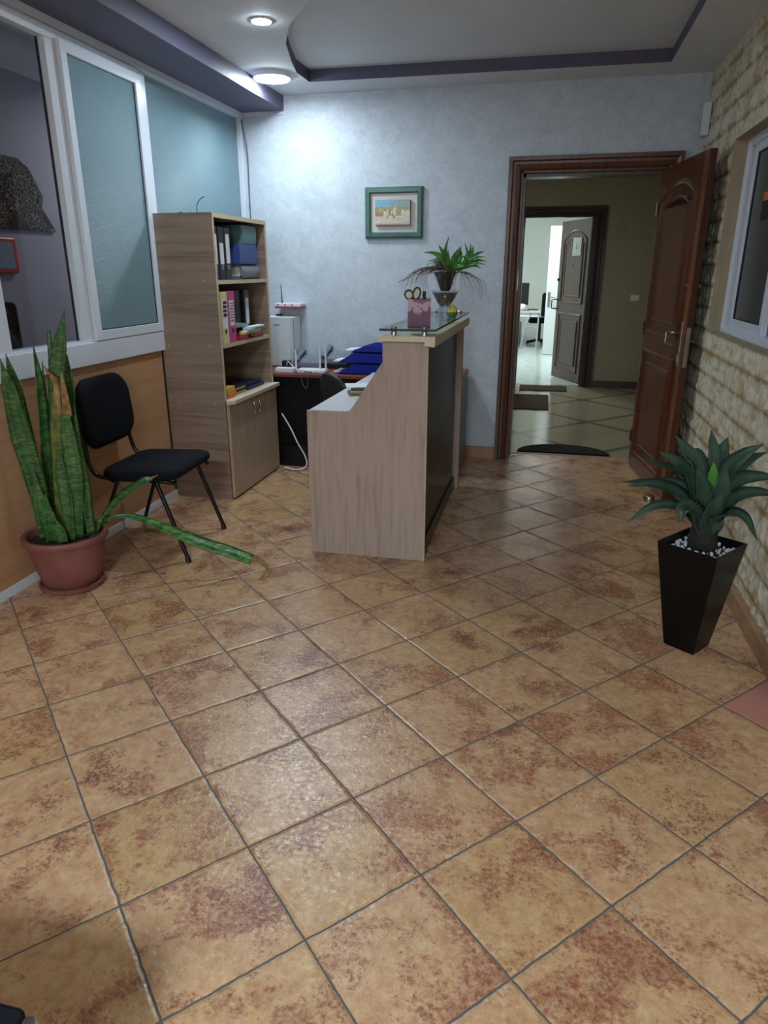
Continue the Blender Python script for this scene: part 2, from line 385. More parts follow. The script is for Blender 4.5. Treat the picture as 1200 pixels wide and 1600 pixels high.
def obj(name, bm, m, parent=None, loc=None, smooth=False, label=None, auto=None):
    bmesh.ops.recalc_face_normals(bm, faces=bm.faces)
    base = wloc(parent) if parent is not None else Vector((0, 0, 0))
    if loc is not None: loc = Vector(loc)
    org = base if parent is not None else (loc if loc is not None else Vector((0, 0, 0)))
    bmesh.ops.translate(bm, vec=-org, verts=bm.verts)
    me = bpy.data.meshes.new(name); bm.to_mesh(me); bm.free()
    o = bpy.data.objects.new(name, me); COL.objects.link(o)
    for x in (m if isinstance(m, (list, tuple)) else [m]): me.materials.append(M[x] if isinstance(x, str) else x)
    if smooth:
        for p in me.polygons: p.use_smooth = True
        if auto: me.set_sharp_from_angle(angle=math.radians(auto))
    if parent is not None: o.parent = parent
    elif loc is not None: o.location = loc
    if label: o['label'] = label
    return o
def thing(name, loc, label, cat, group=None):
    o = bpy.data.objects.new(name, None); COL.objects.link(o); o.location = loc; o.empty_display_size = 0.05
    o['label'] = label; o['category'] = cat
    if group: o['group'] = group
    return o
def tag(o, label, cat, group=None):
    o['label'] = label; o['category'] = cat
    if group: o['group'] = group
    return o
def struct(name, bm, m, parent=None, label=None, **kw):
    o = obj(name, bm, m, parent, **kw)
    if parent is None: o['kind'] = 'structure'
    if label: o['label'] = label
    return o
def sempty(name, loc, label):
    o = bpy.data.objects.new(name, None); COL.objects.link(o); o.location = loc; o['kind'] = 'structure'; o['label'] = label
    return o
def arc(c, r, a0, a1, n, plane='xz'):
    out = []
    for k in range(n + 1):
        a = a0 + (a1 - a0) * k / n; p, q = r * math.cos(a), r * math.sin(a)
        out.append({'xz': (c[0] + p, c[1], c[2] + q), 'xy': (c[0] + p, c[1] + q, c[2]), 'yz': (c[0], c[1] + p, c[2] + q)}[plane])
    return out

# ------------------------------------------------------------------ dimensions
XL, XR, YB, YF, ZC = -2.38, 0.92, 5.58, -3.2, 2.67
YH = 5.80                      # hall side of the back wall
# ------------------------------------------------------------------ floor, ceiling, walls
b = NB(); box(b, XL - 0.1, YF - 0.1, -0.06, XR + 0.25, YH + 0.005, 0.0); struct('floor', b, 'tile_floor', label='ochre and rust glazed tile floor laid on the diagonal')
b = NB(); box(b, -2.4, YH + 0.005, -0.06, 1.9, 9.62, 0.0); struct('floor_hall', b, 'hall_floor', label='pale hall floor with dark diamond strips')
b = NB(); box(b, -2.4, 9.62, -0.06, 1.6, 16.0, 0.0); struct('floor_office', b, 'office_floor', label='shiny pale office floor beyond the second doorway')
# ceiling with recessed tray
def tray_outline():
    pts = [(0.625, 5.27), (-1.72, 5.245)]
    pts += [(-1.725, 4.99), (-1.665, 4.726), (-1.575, 4.39), (-1.45, 4.1), (-1.28, 3.85), (-1.02, 3.58), (-0.7, 3.4), (-0.35, 3.3), (0.0, 3.27), (0.625, 3.25)]
    return pts
def ceiling():
    b = NB()
    out = [(XL - 0.1, YF - 0.1), (XR + 0.25, YF - 0.1), (XR + 0.25, YB), (XL - 0.1, YB)]
    inn = tray_outline()[::-1]
    vo = [b.verts.new((x, y, ZC)) for x, y in out]; vi = [b.verts.new((x, y, ZC)) for x, y in inn]
    eo = [b.edges.new((vo[k], vo[(k + 1) % 4])) for k in range(4)]
    ei = [b.edges.new((vi[k], vi[(k + 1) % len(vi)])) for k in range(len(vi))]
    bmesh.ops.triangle_fill(b, use_beauty=True, edges=eo + ei)
    # drop any triangles that fell inside the tray
    vt = [b.verts.new((x, y, ZC + 0.075)) for x, y in inn]
    b.faces.new(vt)
    # slab above, so that the ceiling has thickness
    box(b, XL - 0.1, YF - 0.1, ZC + 0.09, XR + 0.25, YB, ZC + 0.2)
    return b
struct('ceiling', ceiling(), 'ceiling_paint', label='off-white ceiling with a shallow recessed tray')
b = NB(); tp = tray_outline()
for k in range(len(tp)):
    p, q = tp[k], tp[(k + 1) % len(tp)]
    b.faces.new([b.verts.new((p[0], p[1], ZC)), b.verts.new((q[0], q[1], ZC)), b.verts.new((q[0], q[1], ZC + 0.075)), b.verts.new((p[0], p[1], ZC + 0.075))])
bmesh.ops.remove_doubles(b, verts=b.verts, dist=1e-5)
struct('trim_1', b, 'violet_paint', label='violet-grey painted edge of the ceiling tray')
b = NB(); box(b, XL - 0.1, YF, 2.57, -2.038, YB, ZC + 0.03, 0.004); struct('trim_2', b, 'violet_paint', label='violet-grey boxed beam along the left of the ceiling')
b = NB(); box(b, XL, YB - 0.012, 2.545, -2.045, YB + 0.002, 2.572); struct('trim_3', b, 'white_pvc')
# back wall with doorway
DX0, DX1, DZ = -0.262, 0.725, 2.117
b = NB()
box(b, XL - 0.1, YB, 0, DX0 - 0.02, YH, ZC + 0.1); box(b, DX1 + 0.02, YB, 0, XR + 0.25, YH, ZC + 0.1); box(b, DX0 - 0.02, YB, DZ + 0.02, DX1 + 0.02, YH, ZC + 0.1)
struct('wall_back', b, ['stucco_wall'], label='blue-grey pearly stucco back wall')
b = NB(); box(b, -0.6, YB - 0.012, 0, -0.357, YB + 0.005, 0.095, 0.002); box(b, XL, YB - 0.012, 0, -0.6, YB + 0.005, 0.095, 0.002)
struct('baseboard_back', b, 'tile_skirting')
b = NB(); box(b, XL - 0.1, YF - 0.1, 0, XR + 0.25, YF, ZC + 0.1); struct('wall_front', b, 'stucco_wall')
# left wall: laminate panelling, then glazing
b = NB(); box(b, XL - 0.05, YF, 0, XL, YB, 0.975); struct('wall_left', b, 'orange_panel', label='orange wood laminate panelling under the partition windows')
b = NB(); box(b, XL - 0.002, YF, 0, XL + 0.008, YB, 0.045, 0.001); struct('baseboard_left', b, 'white_pvc')
b = NB(); box(b, XL - 0.002, 2.765, 0.045, XL + 0.006, 2.81, 0.975, 0.001); struct('trim_4', b, 'white_pvc', label='white vertical strip on the orange panelling')
b = NB(); box(b, XL - 0.002, 4.085, 0.045, XL + 0.004, 4.095, 0.975); struct('trim_5', b, 'gasket')
# window_1: the left partition glazing
w1 = sempty('window_1', (XL, 3.5, 0.97), 'white framed partition window with clear and frosted panes')
b = NB(); box(b, XL - 0.07, YF, 0.972, XL + 0.022, YB, 1.088, 0.004); box(b, XL - 0.07, YF, 1.085, XL + 0.006, YB, 1.1, 0.002)
obj('window_sill', b, 'white_pvc', w1)
b = NB(); box(b, XL - 0.07, YF, 2.53, XL + 0.012, YB, 2.572, 0.003); box(b, XL - 0.07, YF, 2.478, XL + 0.004, 4.12, 2.532, 0.003)
box(b, XL - 0.002, YF, 2.51, XL + 0.02, 4.12, 2.522, 0.001)
obj('top_rail', b, 'white_pvc', w1)
b = NB(); box(b, XL - 0.07, 2.66, 1.088, XL + 0.004, 2.793, 2.53, 0.003); obj('post', b, 'white_pvc', w1)
b = NB(); box(b, XL - 0.042, 3.335, 1.088, XL - 0.002, 3.42, 2.53, 0.003); box(b, XL - 0.02, 3.395, 1.088, XL + 0.004, 3.41, 2.48, 0.002); obj('post', b, 'white_pvc', w1)
b = NB(); box(b, XL - 0.07, 4.125, 1.088, XL + 0.004, 4.2, 2.53, 0.003); obj('post', b, 'white_pvc', w1)
b = NB(); box(b, XL - 0.07, YB - 0.028, 1.088, XL + 0.004, YB, 2.53, 0.003); obj('post', b, 'white_pvc', w1)
b = NB(); box(b, XL - 0.047, 3.329, 1.1, XL - 0.036, 3.336, 2.478); obj('gasket', b, 'gasket', w1, label='thin black seal along the clear pane')
b = NB(); box(b, XL - 0.04, 2.793, 1.098, XL - 0.034, 3.335, 2.48); obj('pane', b, 'clear_pane', w1, label='clear pane into the next room')
b = NB(); box(b, XL - 0.04, YF, 1.098, XL - 0.034, 2.66, 2.53); obj('pane', b, 'clear_pane', w1)
b = NB(); box(b, XL - 0.045, 4.2, 1.098, XL - 0.035, YB - 0.02, 2.532); obj('pane', b, 'frosted_pane', w1, label='fixed frosted blue pane')
b = NB()
y0, y1, z0, z1 = 3.408, 4.12, 1.09, 2.492
x0, x1 = XL - 0.012, XL + 0.026
box(b, x0, y0, z0, x1, y0 + 0.05, z1, 0.004); box(b, x0, y1 - 0.06, z0, x1, y1, z1, 0.004)
box(b, x0, y0 + 0.045, z0, x1, y1 - 0.055, z0 + 0.052, 0.004); box(b, x0, y0 + 0.045, z1 - 0.052, x1, y1 - 0.055, z1, 0.004)
sash = obj('sash', b, 'white_pvc', w1, label='sliding sash')
b = NB(); box(b, XL + 0.004, y0 + 0.045, z0 + 0.045, XL + 0.01, y1 - 0.055, z1 - 0.045); obj('sash_pane', b, 'frosted_pane', sash, label='frosted blue pane')
b = NB()
gy0, gy1, gz0, gz1, gx = y0 + 0.05, y1 - 0.06, z0 + 0.052, z1 - 0.052, XL + 0.013
box(b, gx - 0.006, gy1 - 0.006, gz0, gx, gy1, gz1); box(b, gx - 0.006, gy0, gz0, gx, gy1, gz0 + 0.005)
obj('sash_seal', b, 'gasket', sash)
# room beyond the partition
b = NB(); box(b, -3.62, YF - 0.1, 0, -3.52, 7.0, ZC); struct('wall_beyond', b, 'grey_wall', label='grey wall of the room beyond the partition')
b = NB(); box(b, -3.52, 6.5, 0, XL - 0.1, 6.6, ZC); box(b, -3.52, YF - 0.1, 0, XL - 0.05, YF, ZC); struct('wall_beyond_end', b, 'grey_wall')
b = NB(); box(b, XL - 0.2, YB, 0, XL - 0.1, 6.5, ZC); struct('wall_beyond_side', b, 'grey_wall')
b = NB(); box(b, -3.62, YF - 0.1, -0.06, XL - 0.1, 6.6, 0); struct('floor_beyond', b, 'office_floor')
b = NB(); box(b, -3.62, YF - 0.1, ZC, XL - 0.1, 6.6, ZC + 0.1); struct('ceiling_beyond', b, 'ceiling_paint')

# ------------------------------------------------------------------ right wall: split-face stone
WY0, WY1, WZ0, WZ1 = 3.0, 4.56, 1.112, 2.12
def stone_wall():
    H = 0.1225; z00 = 0.013
    rows = {}
    rnd = random.Random(3)
    for c in range(-1, 24):
        y = YF - 0.4 - rnd.random() * 0.3; L = []
        while y < 6: L.append(y); y += 0.14 + rnd.random() * 0.2
        rows[c] = (L, [rnd.random() for _ in L])
    def info(y, z):
        c = int(math.floor((z - z00) / H)); t = (z - z00) / H - c
        L, R = rows.get(c, rows[0]); k = 0
        for q in range(len(L)):
            if L[q] <= y: k = q
            else: break
        yn = L[k + 1] if k + 1 < len(L) else L[k] + 0.3
        du = min(y - L[k], yn - y); dz = min(t, 1 - t) * H
        return c, k, R[k], t, du, dz
    ys = []
    y = YF
    while y < 1.2: ys.append(y); y += 0.08
    y = 1.2
    while y < YB: ys.append(y); y += 0.0145
    ys += [YB, WY0, WY1]; ys = sorted(set(round(v, 4) for v in ys))
    zs = []; z = 0.0
    while z < ZC: zs.append(z); z += 0.0136
    zs += [ZC, WZ0, WZ1]; zs = sorted(set(round(v, 4) for v in zs))
    b = NB(); lay = b.verts.layers.float.new('stain'); G = {}
    for i, y in enumerate(ys):
        for j, z in enumerate(zs):
            if WY0 < y < WY1 and WZ0 < z < WZ1: continue
            c, k, r, t, du, dz = info(y, z)
            e = min(1.0, dz / 0.022); ev = min(1.0, du / 0.014)
            e = e * e * (3 - 2 * e); ev = 0.55 + 0.45 * ev * ev * (3 - 2 * ev)
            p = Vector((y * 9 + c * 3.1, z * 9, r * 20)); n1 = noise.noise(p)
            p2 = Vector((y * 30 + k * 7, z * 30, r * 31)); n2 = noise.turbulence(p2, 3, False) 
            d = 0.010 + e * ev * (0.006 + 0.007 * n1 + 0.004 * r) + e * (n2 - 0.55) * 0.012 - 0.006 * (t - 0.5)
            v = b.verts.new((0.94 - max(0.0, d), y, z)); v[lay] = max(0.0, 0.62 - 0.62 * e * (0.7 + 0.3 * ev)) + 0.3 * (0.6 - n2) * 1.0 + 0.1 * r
            G[i, j] = v
    for i in range(len(ys) - 1):
        for j in range(len(zs) - 1):
            q = [G.get(k) for k in ((i, j), (i + 1, j), (i + 1, j + 1), (i, j + 1))]
            if None in q: continue
            ym, zm = (ys[i] + ys[i + 1]) / 2, (zs[j] + zs[j + 1]) / 2
            if WY0 < ym < WY1 and WZ0 < zm < WZ1: continue
            b.faces.new(q)
    return b
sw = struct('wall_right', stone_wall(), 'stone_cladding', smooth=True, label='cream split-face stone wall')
b = NB()
box(b, 0.945, YF, 0, 1.17, YB, WZ0 - 0.0); box(b, 0.945, YF, WZ1, 1.17, YB, ZC + 0.1)
box(b, 0.945, YF, WZ0, 1.17, WY0, WZ1); box(b, 0.945, WY1, WZ0, 1.17, YB, WZ1)
struct('wall_right_core', b, 'reveal_paint')
b = NB(); xe = 0.918
box(b, xe, WY1, WZ0 - 0.002, 0.946, WY1 + 0.004, WZ1); box(b, xe + 0.004, WY0, WZ0 - 0.006, 0.946, WY1, WZ0); box(b, xe, WY0, WZ1, 0.946, WY1, WZ1 + 0.004); box(b, xe, WY0 - 0.004, WZ0, 0.946, WY0, WZ1)
struct('trim_6', b, 'reveal_paint', label='beige plaster edge of the window recess')
b = NB(); box(b, 0.897, YF, 0, 0.945, YB, 0.083, 0.003); struct('baseboard_right', b, 'tile_skirting')
# window_2
w2 = sempty('window_2', (1.02, 3.8, WZ0), 'white framed sliding window set in the stone wall')
def frame_rect(b, x0, x1, ya, yb, za, zb, w, bev=0.004):
    box(b, x0, ya, za, x1, ya + w, zb, bev); box(b, x0, yb - w, za, x1, yb, zb, bev)
    box(b, x0, ya + w * 0.8, za, x1, yb - w * 0.8, za + w, bev); box(b, x0, ya + w * 0.8, zb - w, x1, yb - w * 0.8, zb, bev)
b = NB(); frame_rect(b, 0.995, 1.09, WY0, WY1, WZ0, WZ1, 0.035); frame_rect(b, 0.985, 1.0, WY0, WY1, WZ0, WZ1, 0.018, 0.002); obj('window_frame', b, 'white_pvc', w2)
for (ya, yb, xs, lb) in ((3.82, 4.49, 1.01, 'far sash'), (3.03, 3.86, 1.045, 'near sash')):
    b = NB(); frame_rect(b, xs, xs + 0.03, ya, yb, WZ0 + 0.03, WZ1 - 0.03, 0.05); s = obj('sash', b, 'white_pvc', w2, label=lb); s0_ = s if lb == 'far sash' else s0_
    b = NB(); box(b, xs + 0.014, ya + 0.045, WZ0 + 0.075, xs + 0.018, yb - 0.045, WZ1 - 0.075); obj('pane', b, 'dark_pane', s)
    b = NB(); frame_rect(b, xs + 0.008, xs + 0.014, ya + 0.045, yb - 0.045, WZ0 + 0.075, WZ1 - 0.075, 0.008, 0); obj('seal', b, 'gasket', s)
q = atx(1194, 312, 1.0235)
b = NB(); box(b, 1.0225, q.y - 0.10, q.z - 0.005, 1.0238, q.y + 0.012, q.z + 0.035); obj('sticker', b, 'orange', s0_, label='orange strip of a sticker')
b = NB(); box(b, 1.0225, q.y - 0.10, q.z - 0.10, 1.0238, q.y + 0.016, q.z - 0.006); obj('sticker_print', b, 'trunk_dark', s0_, label='dark printed part of the sticker')
# light well behind that window
b = NB(); box(b, 2.2, 1.5, 0.0, 2.3, 6.5, 3.2); struct('wall_outside', b, 'grey_wall')

# ------------------------------------------------------------------ doorway and door 1
d1 = sempty('door_1', (DX0, YB, 0), 'dark mahogany door frame')
def casing(b, xi0, xi1, zt, yf, w, sgn=-1, t=0.022):
    """mitred, moulded casing around an opening; yf: wall face; sgn: direction of the room"""
    prof = [(0, 0.010), (0.012, t), (w * 0.45, t * 0.8), (w * 0.62, t * 0.85), (w * 0.72, t * 1.25), (w, t * 1.3), (w, 0), (0, 0)]
    path = [(xi0, 0, -1, 0), (xi0, zt, -1, 1), (xi1, zt, 1, 1), (xi1, 0, 1, 0)]
    rings = []
    for x, z, ox, oz in path: rings.append([b.verts.new((x + ox * a, yf + sgn * h, z + oz * a)) for a, h in prof])
    n = len(prof)
    for A, B in zip(rings, rings[1:]):
        for k in range(n): b.faces.new((A[k], A[(k + 1) % n], B[(k + 1) % n], B[k]))
    b.faces.new(rings[0]); b.faces.new(rings[-1][::-1])
b = NB(); casing(b, DX0, DX1, DZ, YB, 0.093); obj('casing', b, 'mahogany', d1)
b = NB(); casing(b, DX0, DX1, DZ, YH, 0.09, 1); obj('casing', b, 'mahogany', d1)
b = NB(); box(b, DX0 - 0.02, YB - 0.001, 0, DX0 + 0.012, YH + 0.001, DZ); box(b, DX1 - 0.012, YB + 0.01, 0, DX1 + 0.02, YH + 0.001, DZ); box(b, DX0 - 0.02, YB - 0.001, DZ - 0.012, DX1 + 0.02, YH + 0.001, DZ + 0.02)
box(b, DX0 + 0.01, YB + 0.06, 0, DX0 + 0.03, YH - 0.02, DZ - 0.01); box(b, DX0 + 0.01, YB + 0.06, DZ - 0.035, DX1 - 0.01, YH - 0.02, DZ - 0.01)
obj('jamb_lining', b, 'mahogany', d1)
b = NB(); box(b, DX0 + 0.011, YB + 0.01, 1.30, DX0 + 0.016, YB + 0.045, 1.45, 0.001); box(b, DX0 + 0.014, YB + 0.016, 1.33, DX0 + 0.018, YB + 0.04, 1.39); obj('strike_plate', b, 'steel', d1, label='steel strike plate')
# leaf, built along +u from the hinge, then turned
HX, HY = 0.688, 5.588; LW, LT, LH = 0.925, 0.045, 2.10
LEAF_A = math.atan2(4.67 - 5.588, 0.815 - 0.688)
def leaf_mtx(hx, hy, ang): return Matrix.Translation((hx, hy, 0)) @ Matrix.Rotation(ang, 4, 'Z')
def arched(u0, u1, z0, zs, zc, n=14):
    p = [(u0, z0), (u1, z0), (u1, zs)]
    for k in range(1, n): a = k / n; p.append((u1 + (u0 - u1) * a, zs + (zc - zs) * math.sin(PI * a) ** 0.9))
    p.append((u0, zs)); return p
def inset(poly, d):
    n = len(poly); out = []
    for k in range(n):
        p0, p1, p2 = Vector(poly[k - 1]), Vector(poly[k]), Vector(poly[(k + 1) % n])
        e1 = (p1 - p0).normalized(); e2 = (p2 - p1).normalized()
        n1 = Vector((-e1.y, e1.x)); n2 = Vector((-e2.y, e2.x)); nb = n1 + n2
        out.append(tuple(p1 + nb * (d / max(0.3, nb.length_squared / 2))))
    return out
def ridge(b, poly, w, h, y, sgn, mtx):
    """raised moulding following an outline on the face y of a leaf"""
    L = [poly, inset(poly, w * 0.35), inset(poly, w * 0.7), inset(poly, w)]; hs = [0, h, h * 0.7, -0.002]
    R = [[b.verts.new(mtx @ Vector((u, y + sgn * hh, z))) for u, z in pl] for pl, hh in zip(L, hs)]
    n = len(poly)
    for A, B in zip(R, R[1:]):
        for k in range(n): b.faces.new((A[k], A[(k + 1) % n], B[(k + 1) % n], B[k]))
def plate(b, poly, h, y, sgn, mtx, chamfer=0.02):
    A = [b.verts.new(mtx @ Vector((u, y, z))) for u, z in poly]; B = [b.verts.new(mtx @ Vector((u, y + sgn * h, z))) for u, z in inset(poly, chamfer)]
    n = len(poly)
    for k in range(n): b.faces.new((A[k], A[(k + 1) % n], B[(k + 1) % n], B[k]))
    b.faces.new(B)
def door_leaf(name, label, mtx, LW, LH, LT, wm, rm, sides, upper, lower, parent_loc):
    """sides: which faces carry the panels, as y and outward sign"""
    root = sempty(name, parent_loc, label)
    b = NB(); box(b, 0, 0, 0.012, LW, LT, LH, 0.003, mtx); obj('leaf_slab', b, wm, root)
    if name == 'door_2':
        b = NB(); box(b, LW - 0.055, -0.0015, 0.014, LW - 0.002, 0.001, LH - 0.002, 0, mtx); obj('lit_stile', b, 'mahogany_lit', root, label='lock-edge stile coloured orange-brown as if lamplight fell on it')  # strip over the slab with the lit look put into its colour
    for yf, sg in sides:
        for nm, pl in (('upper_panel', upper), ('lower_panel', lower)):
            b = NB(); ridge(b, pl, 0.035, 0.014, yf, sg, mtx)
            q = inset(pl, 0.085); ridge(b, q, 0.03, 0.012, yf, sg, mtx); plate(b, inset(q, 0.012), 0.007, yf, sg, mtx, 0.02)
            obj(nm, b, rm, root)
    return root
mx = leaf_mtx(HX, HY, LEAF_A)
# in leaf space: u along the leaf, +y to its left (towards the stone wall is +y for this turn)
lf = door_leaf('door_2', 'mahogany front door standing open against the stone wall', mx, LW, LH, LT, 'mahogany', 'mahogany',
               ((0.0, -1),), arched(0.075, 0.80, 1.03, 1.90, 2.0), [(0.075, 0.12), (0.80, 0.12), (0.80, 0.915), (0.075, 0.915)], (HX, HY, 0))
def on_leaf(mx, u, y, z): return mx @ Vector((u, y, z))
b = NB(); box(b, 0.846, -0.005, 0.88, 0.874, 0.001, 1.15, 0.003, mx)
box(b, 0.85, -0.012, 0.905, 0.866, -0.004, 0.955, 0.002, mx); hp = obj('handle_plate', b, 'steel', lf, label='brushed steel handle plate')
b = NB(); tube(b, [on_leaf(mx, *p) for p in [(0.858, 0, 1.085), (0.858, -0.045, 1.085), (0.85, -0.052, 1.085), (0.74, -0.052, 1.085), (0.732, -0.052, 1.077), (0.732, -0.052, 1.02), (0.74, -0.052, 1.012), (0.84, -0.052, 1.012)]], 0.0075, 8)
obj('lever', b, 'steel', hp)
b = NB()
box(b, LW - 0.001, 0.01, 0.88, LW + 0.003, 0.034, 1.12, 0.001, mx); obj('lock_face', b, 'steel', lf)
b = NB(); tube(b, [on_leaf(mx, 0.85, LT + 0.001, 1.03), on_leaf(mx, 0.85, LT + 0.05, 1.03)], 0.009, 8); obj('key', b, 'brass', lf, label='brass key in the lock')
b = NB(); tube(b, [on_leaf(mx, 0.85, LT + 0.0, 1.36), on_leaf(mx, 0.85, LT + 0.035, 1.36)], 0.011, 8); obj('bolt_knob', b, 'steel', lf)
b = NB(); tube(b, [on_leaf(mx, 0.43, 0.0, 1.56), on_leaf(mx, 0.43, -0.012, 1.56)], [0.012, 0.010], 12); obj('peephole', b, 'brass', lf, label='brass peephole')
b = NB(); tube(b, [on_leaf(mx, 0.848, -0.0, 1.365), on_leaf(mx, 0.848, -0.01, 1.365)], [0.011, 0.009], 12); obj('lock_rose', b, 'brass', lf)
b = NB()
for z in (0.25, 1.05, 1.85): tube(b, [(HX - 0.008, HY - 0.012, z - 0.045), (HX - 0.008, HY - 0.012, z + 0.045)], 0.008, 8)
obj('hinge', b, 'steel', lf)
b = NB(); lathe(b, [(0, 0), (0.036, 0), (0.036, 0.028), (0.03, 0.036), (0, 0.038)], (0.738, 4.70, 0), 20)
ds = obj('door_stop', b, 'steel', loc=(0.738, 4.70, 0), smooth=True, auto=40)
tag(ds, 'small round steel door stop on the tiles below the open mahogany door', 'door stop')
b = NB(); box(b, DX0, 5.79, -0.001, DX1, 5.815, 0.004, 0.001); struct('trim_7', b, 'tile_skirting')

# ------------------------------------------------------------------ hall and second door
OX0, OX1, OZ, YW = -0.382, 0.49, 2.07, 9.5
b = NB(); box(b, -2.4, YW, 0, OX0 - 0.02, 9.62, ZC); box(b, OX1 + 0.02, YW, 0, 1.9, 9.62, ZC); box(b, OX0 - 0.02, YW, OZ + 0.02, OX1 + 0.02, 9.62, ZC); struct('wall_hall', b, 'hall_wall', label='dim olive-cream wall across the hall')
b = NB(); box(b, -2.5, YH, 0, -2.4, YW, ZC); box(b, 1.8, YH, 0, 1.9, YW, ZC); struct('wall_hall_ends', b, 'hall_wall')
b = NB(); box(b, -2.5, YH, ZC, 1.9, 9.62, ZC + 0.1); struct('ceiling_hall', b, 'ceiling_paint')
b = NB(); box(b, 0.605, YW - 0.012, 0, 1.8, YW + 0.001, 0.09, 0.002); struct('baseboard_hall', b, 'dark_wood')
d3 = sempty('door_3', (OX0, YW, 0), 'dark brown frame of the second doorway across the hall')
b = NB(); casing(b, OX0, OX1, OZ, YW, 0.11); obj('casing', b, 'darker_wood', d3)
b = NB(); box(b, OX0 - 0.02, YW, 0, OX0 + 0.012, 9.63, OZ); box(b, OX1 - 0.012, YW, 0, OX1 + 0.02, 9.63, OZ); box(b, OX0 - 0.02, YW, OZ - 0.012, OX1 + 0.02, 9.63, OZ + 0.02); box(b, OX1 - 0.045, 9.56, 0, OX1 - 0.01, 9.63, OZ)
obj('jamb_lining', b, 'darker_wood', d3)
hx2, hy2 = 0.478, 9.64; a2 = math.atan2(10.42 - hy2, 0.13 - hx2)
mx2 = leaf_mtx(hx2, hy2, a2)
lf2 = door_leaf('door_4', 'dark brown panelled door opening into the bright office', mx2, 0.855, 2.06, 0.045, 'dark_wood', 'dark_wood',
                ((0.045, 1),), [(u, z) for u, z in arched(0.08, 0.75, 1.02, 1.82, 1.94)], [(0.08, 0.13), (0.75, 0.13), (0.75, 0.90), (0.08, 0.90)], (hx2, hy2, 0))
b = NB(); box(b, 0.22, 0.056, 1.62, 0.46, 0.058, 1.84, 0, mx2); sh = obj('paper_sign', b, 'paper', lf2, label='white paper sheet taped on the door')
b = NB(); tube(b, [on_leaf(mx2, 0.35, 0.0595, 1.70), on_leaf(mx2, 0.345, 0.0595, 1.735), on_leaf(mx2, 0.35, 0.0595, 1.77)], 0.004, 6); tube(b, [on_leaf(mx2, 0.33, 0.0595, 1.70), on_leaf(mx2, 0.37, 0.0595, 1.705)], 0.003, 6); obj('sign_mark', b, 'light_grey_plastic', sh)
b = NB(); tube(b, [on_leaf(mx2, 0.42, 0.045, 1.5), on_leaf(mx2, 0.42, 0.058, 1.5)], 0.012, 10); obj('peephole', b, 'black_metal', lf2)
b = NB(); tube(b, [on_leaf(mx2, *p) for p in [(0.82, 0.045, 1.06), (0.82, 0.095, 1.06), (0.845, 0.1, 1.06), (0.89, 0.1, 1.055), (0.895, 0.1, 1.04), (0.895, 0.1, 0.95), (0.885, 0.1, 0.94), (0.82, 0.1, 0.94), (0.82, 0.045, 0.94)]], 0.008, 8); obj('handle', b, 'black_metal', lf2, label='black bow handle')
b = NB(); tube(b, [on_leaf(mx2, 0.84, 0.045, 1.32), on_leaf(mx2, 0.84, 0.062, 1.32)], 0.018, 10); obj('lock_rose', b, 'black_metal', lf2)
t = thing('light_switch', (1.02, YW, 1.115), 'cream double light switch on the dim hall wall', 'light switch')
b = NB(); box(b, 0.965, YW - 0.01, 1.08, 1.075, YW + 0.001, 1.155, 0.003); obj('plate', b, 'passepartout', t)
for k in range(2):
    b = NB(); box(b, 0.975 + k * 0.048, YW - 0.014, 1.092, 1.017 + k * 0.048, YW - 0.009, 1.143, 0.002); obj('rocker', b, 'white_plastic', t)
# mats
def flat(name, pts, h, m, label, cat, bev=0.003):
    b = NB(); prism(b, pts, 0.001, h, 'z'); o = obj(name, b, m, loc=(sum(p[0] for p in pts) / len(pts), sum(p[1] for p in pts) / len(pts), 0.001)); return tag(o, label, cat)
flat('doormat', [(0.195 + 0.375 * math.cos(a * PI / 24), 5.845 + 0.30 * math.sin(a * PI / 24)) for a in range(25)], 0.012, 'rubber_black', 'black half-round doormat just beyond the mahogany threshold', 'doormat')
flat('rug', [(-0.47, 7.75), (0.07, 7.78), (0.06, 8.72), (-0.48, 8.70)], 0.012, 'rug', 'olive-grey woven rug lying in mid hall', 'rug')
flat('rug', [(-0.30, 9.05), (0.285, 9.07), (0.29, 9.46), (-0.31, 9.46)], 0.012, 'rug', 'narrow grey-brown rug at the foot of the second doorway', 'rug')
# bright office
b = NB(); box(b, -2.4, 15.9, 0, 1.6, 16.0, 2.9); struct('wall_office_back', b, 'white_wall', label='white end wall of the bright office')
b = NB(); box(b, -2.5, 9.62, 0, -2.4, 16.0, 2.9); box(b, 0.85, 9.62, 0, 0.95, 16.0, 2.9); struct('wall_office_sides', b, 'white_wall')
b = NB(); box(b, -2.4, 9.62, 0, OX0 - 0.02, 9.66, 2.9); box(b, OX1 + 0.02, 9.62, 0, 1.6, 9.63, 2.9); box(b, OX0 - 0.02, 9.62, OZ + 0.02, OX1 + 0.02, 9.66, 2.9); struct('wall_office_front', b, 'white_wall')
b = NB(); box(b, -2.5, 9.62, 2.9, 1.6, 16.0, 3.0); struct('ceiling_office', b, 'ceiling_paint')
d5 = sempty('door_5', (0.8, 13.1, 0), 'plain white door standing open inside the bright office')
b = NB(); box(b, -0.075, 13.10, 0.01, 0.80, 13.14, 2.15, 0.002); obj('leaf_slab', b, 'white_gloss', d5)
b = NB(); box(b, -0.045, 13.09, 0.83, -0.005, 13.10, 1.08, 0.003); hp = obj('handle_plate', b, 'steel', d5, label='steel handle plate')
b = NB(); tube(b, [(-0.025, 13.09, 1.0), (-0.025, 13.04, 1.0), (0.09, 13.03, 0.985)], 0.009, 8); tube(b, [(0.02, 13.05, 0.93), (0.1, 13.05, 0.90)], 0.006, 6); obj('lever', b, 'steel', hp)
t = thing('office_desk', (-0.9, 14.6, 0), 'white office desk with slim metal legs seen through both doorways', 'desk')
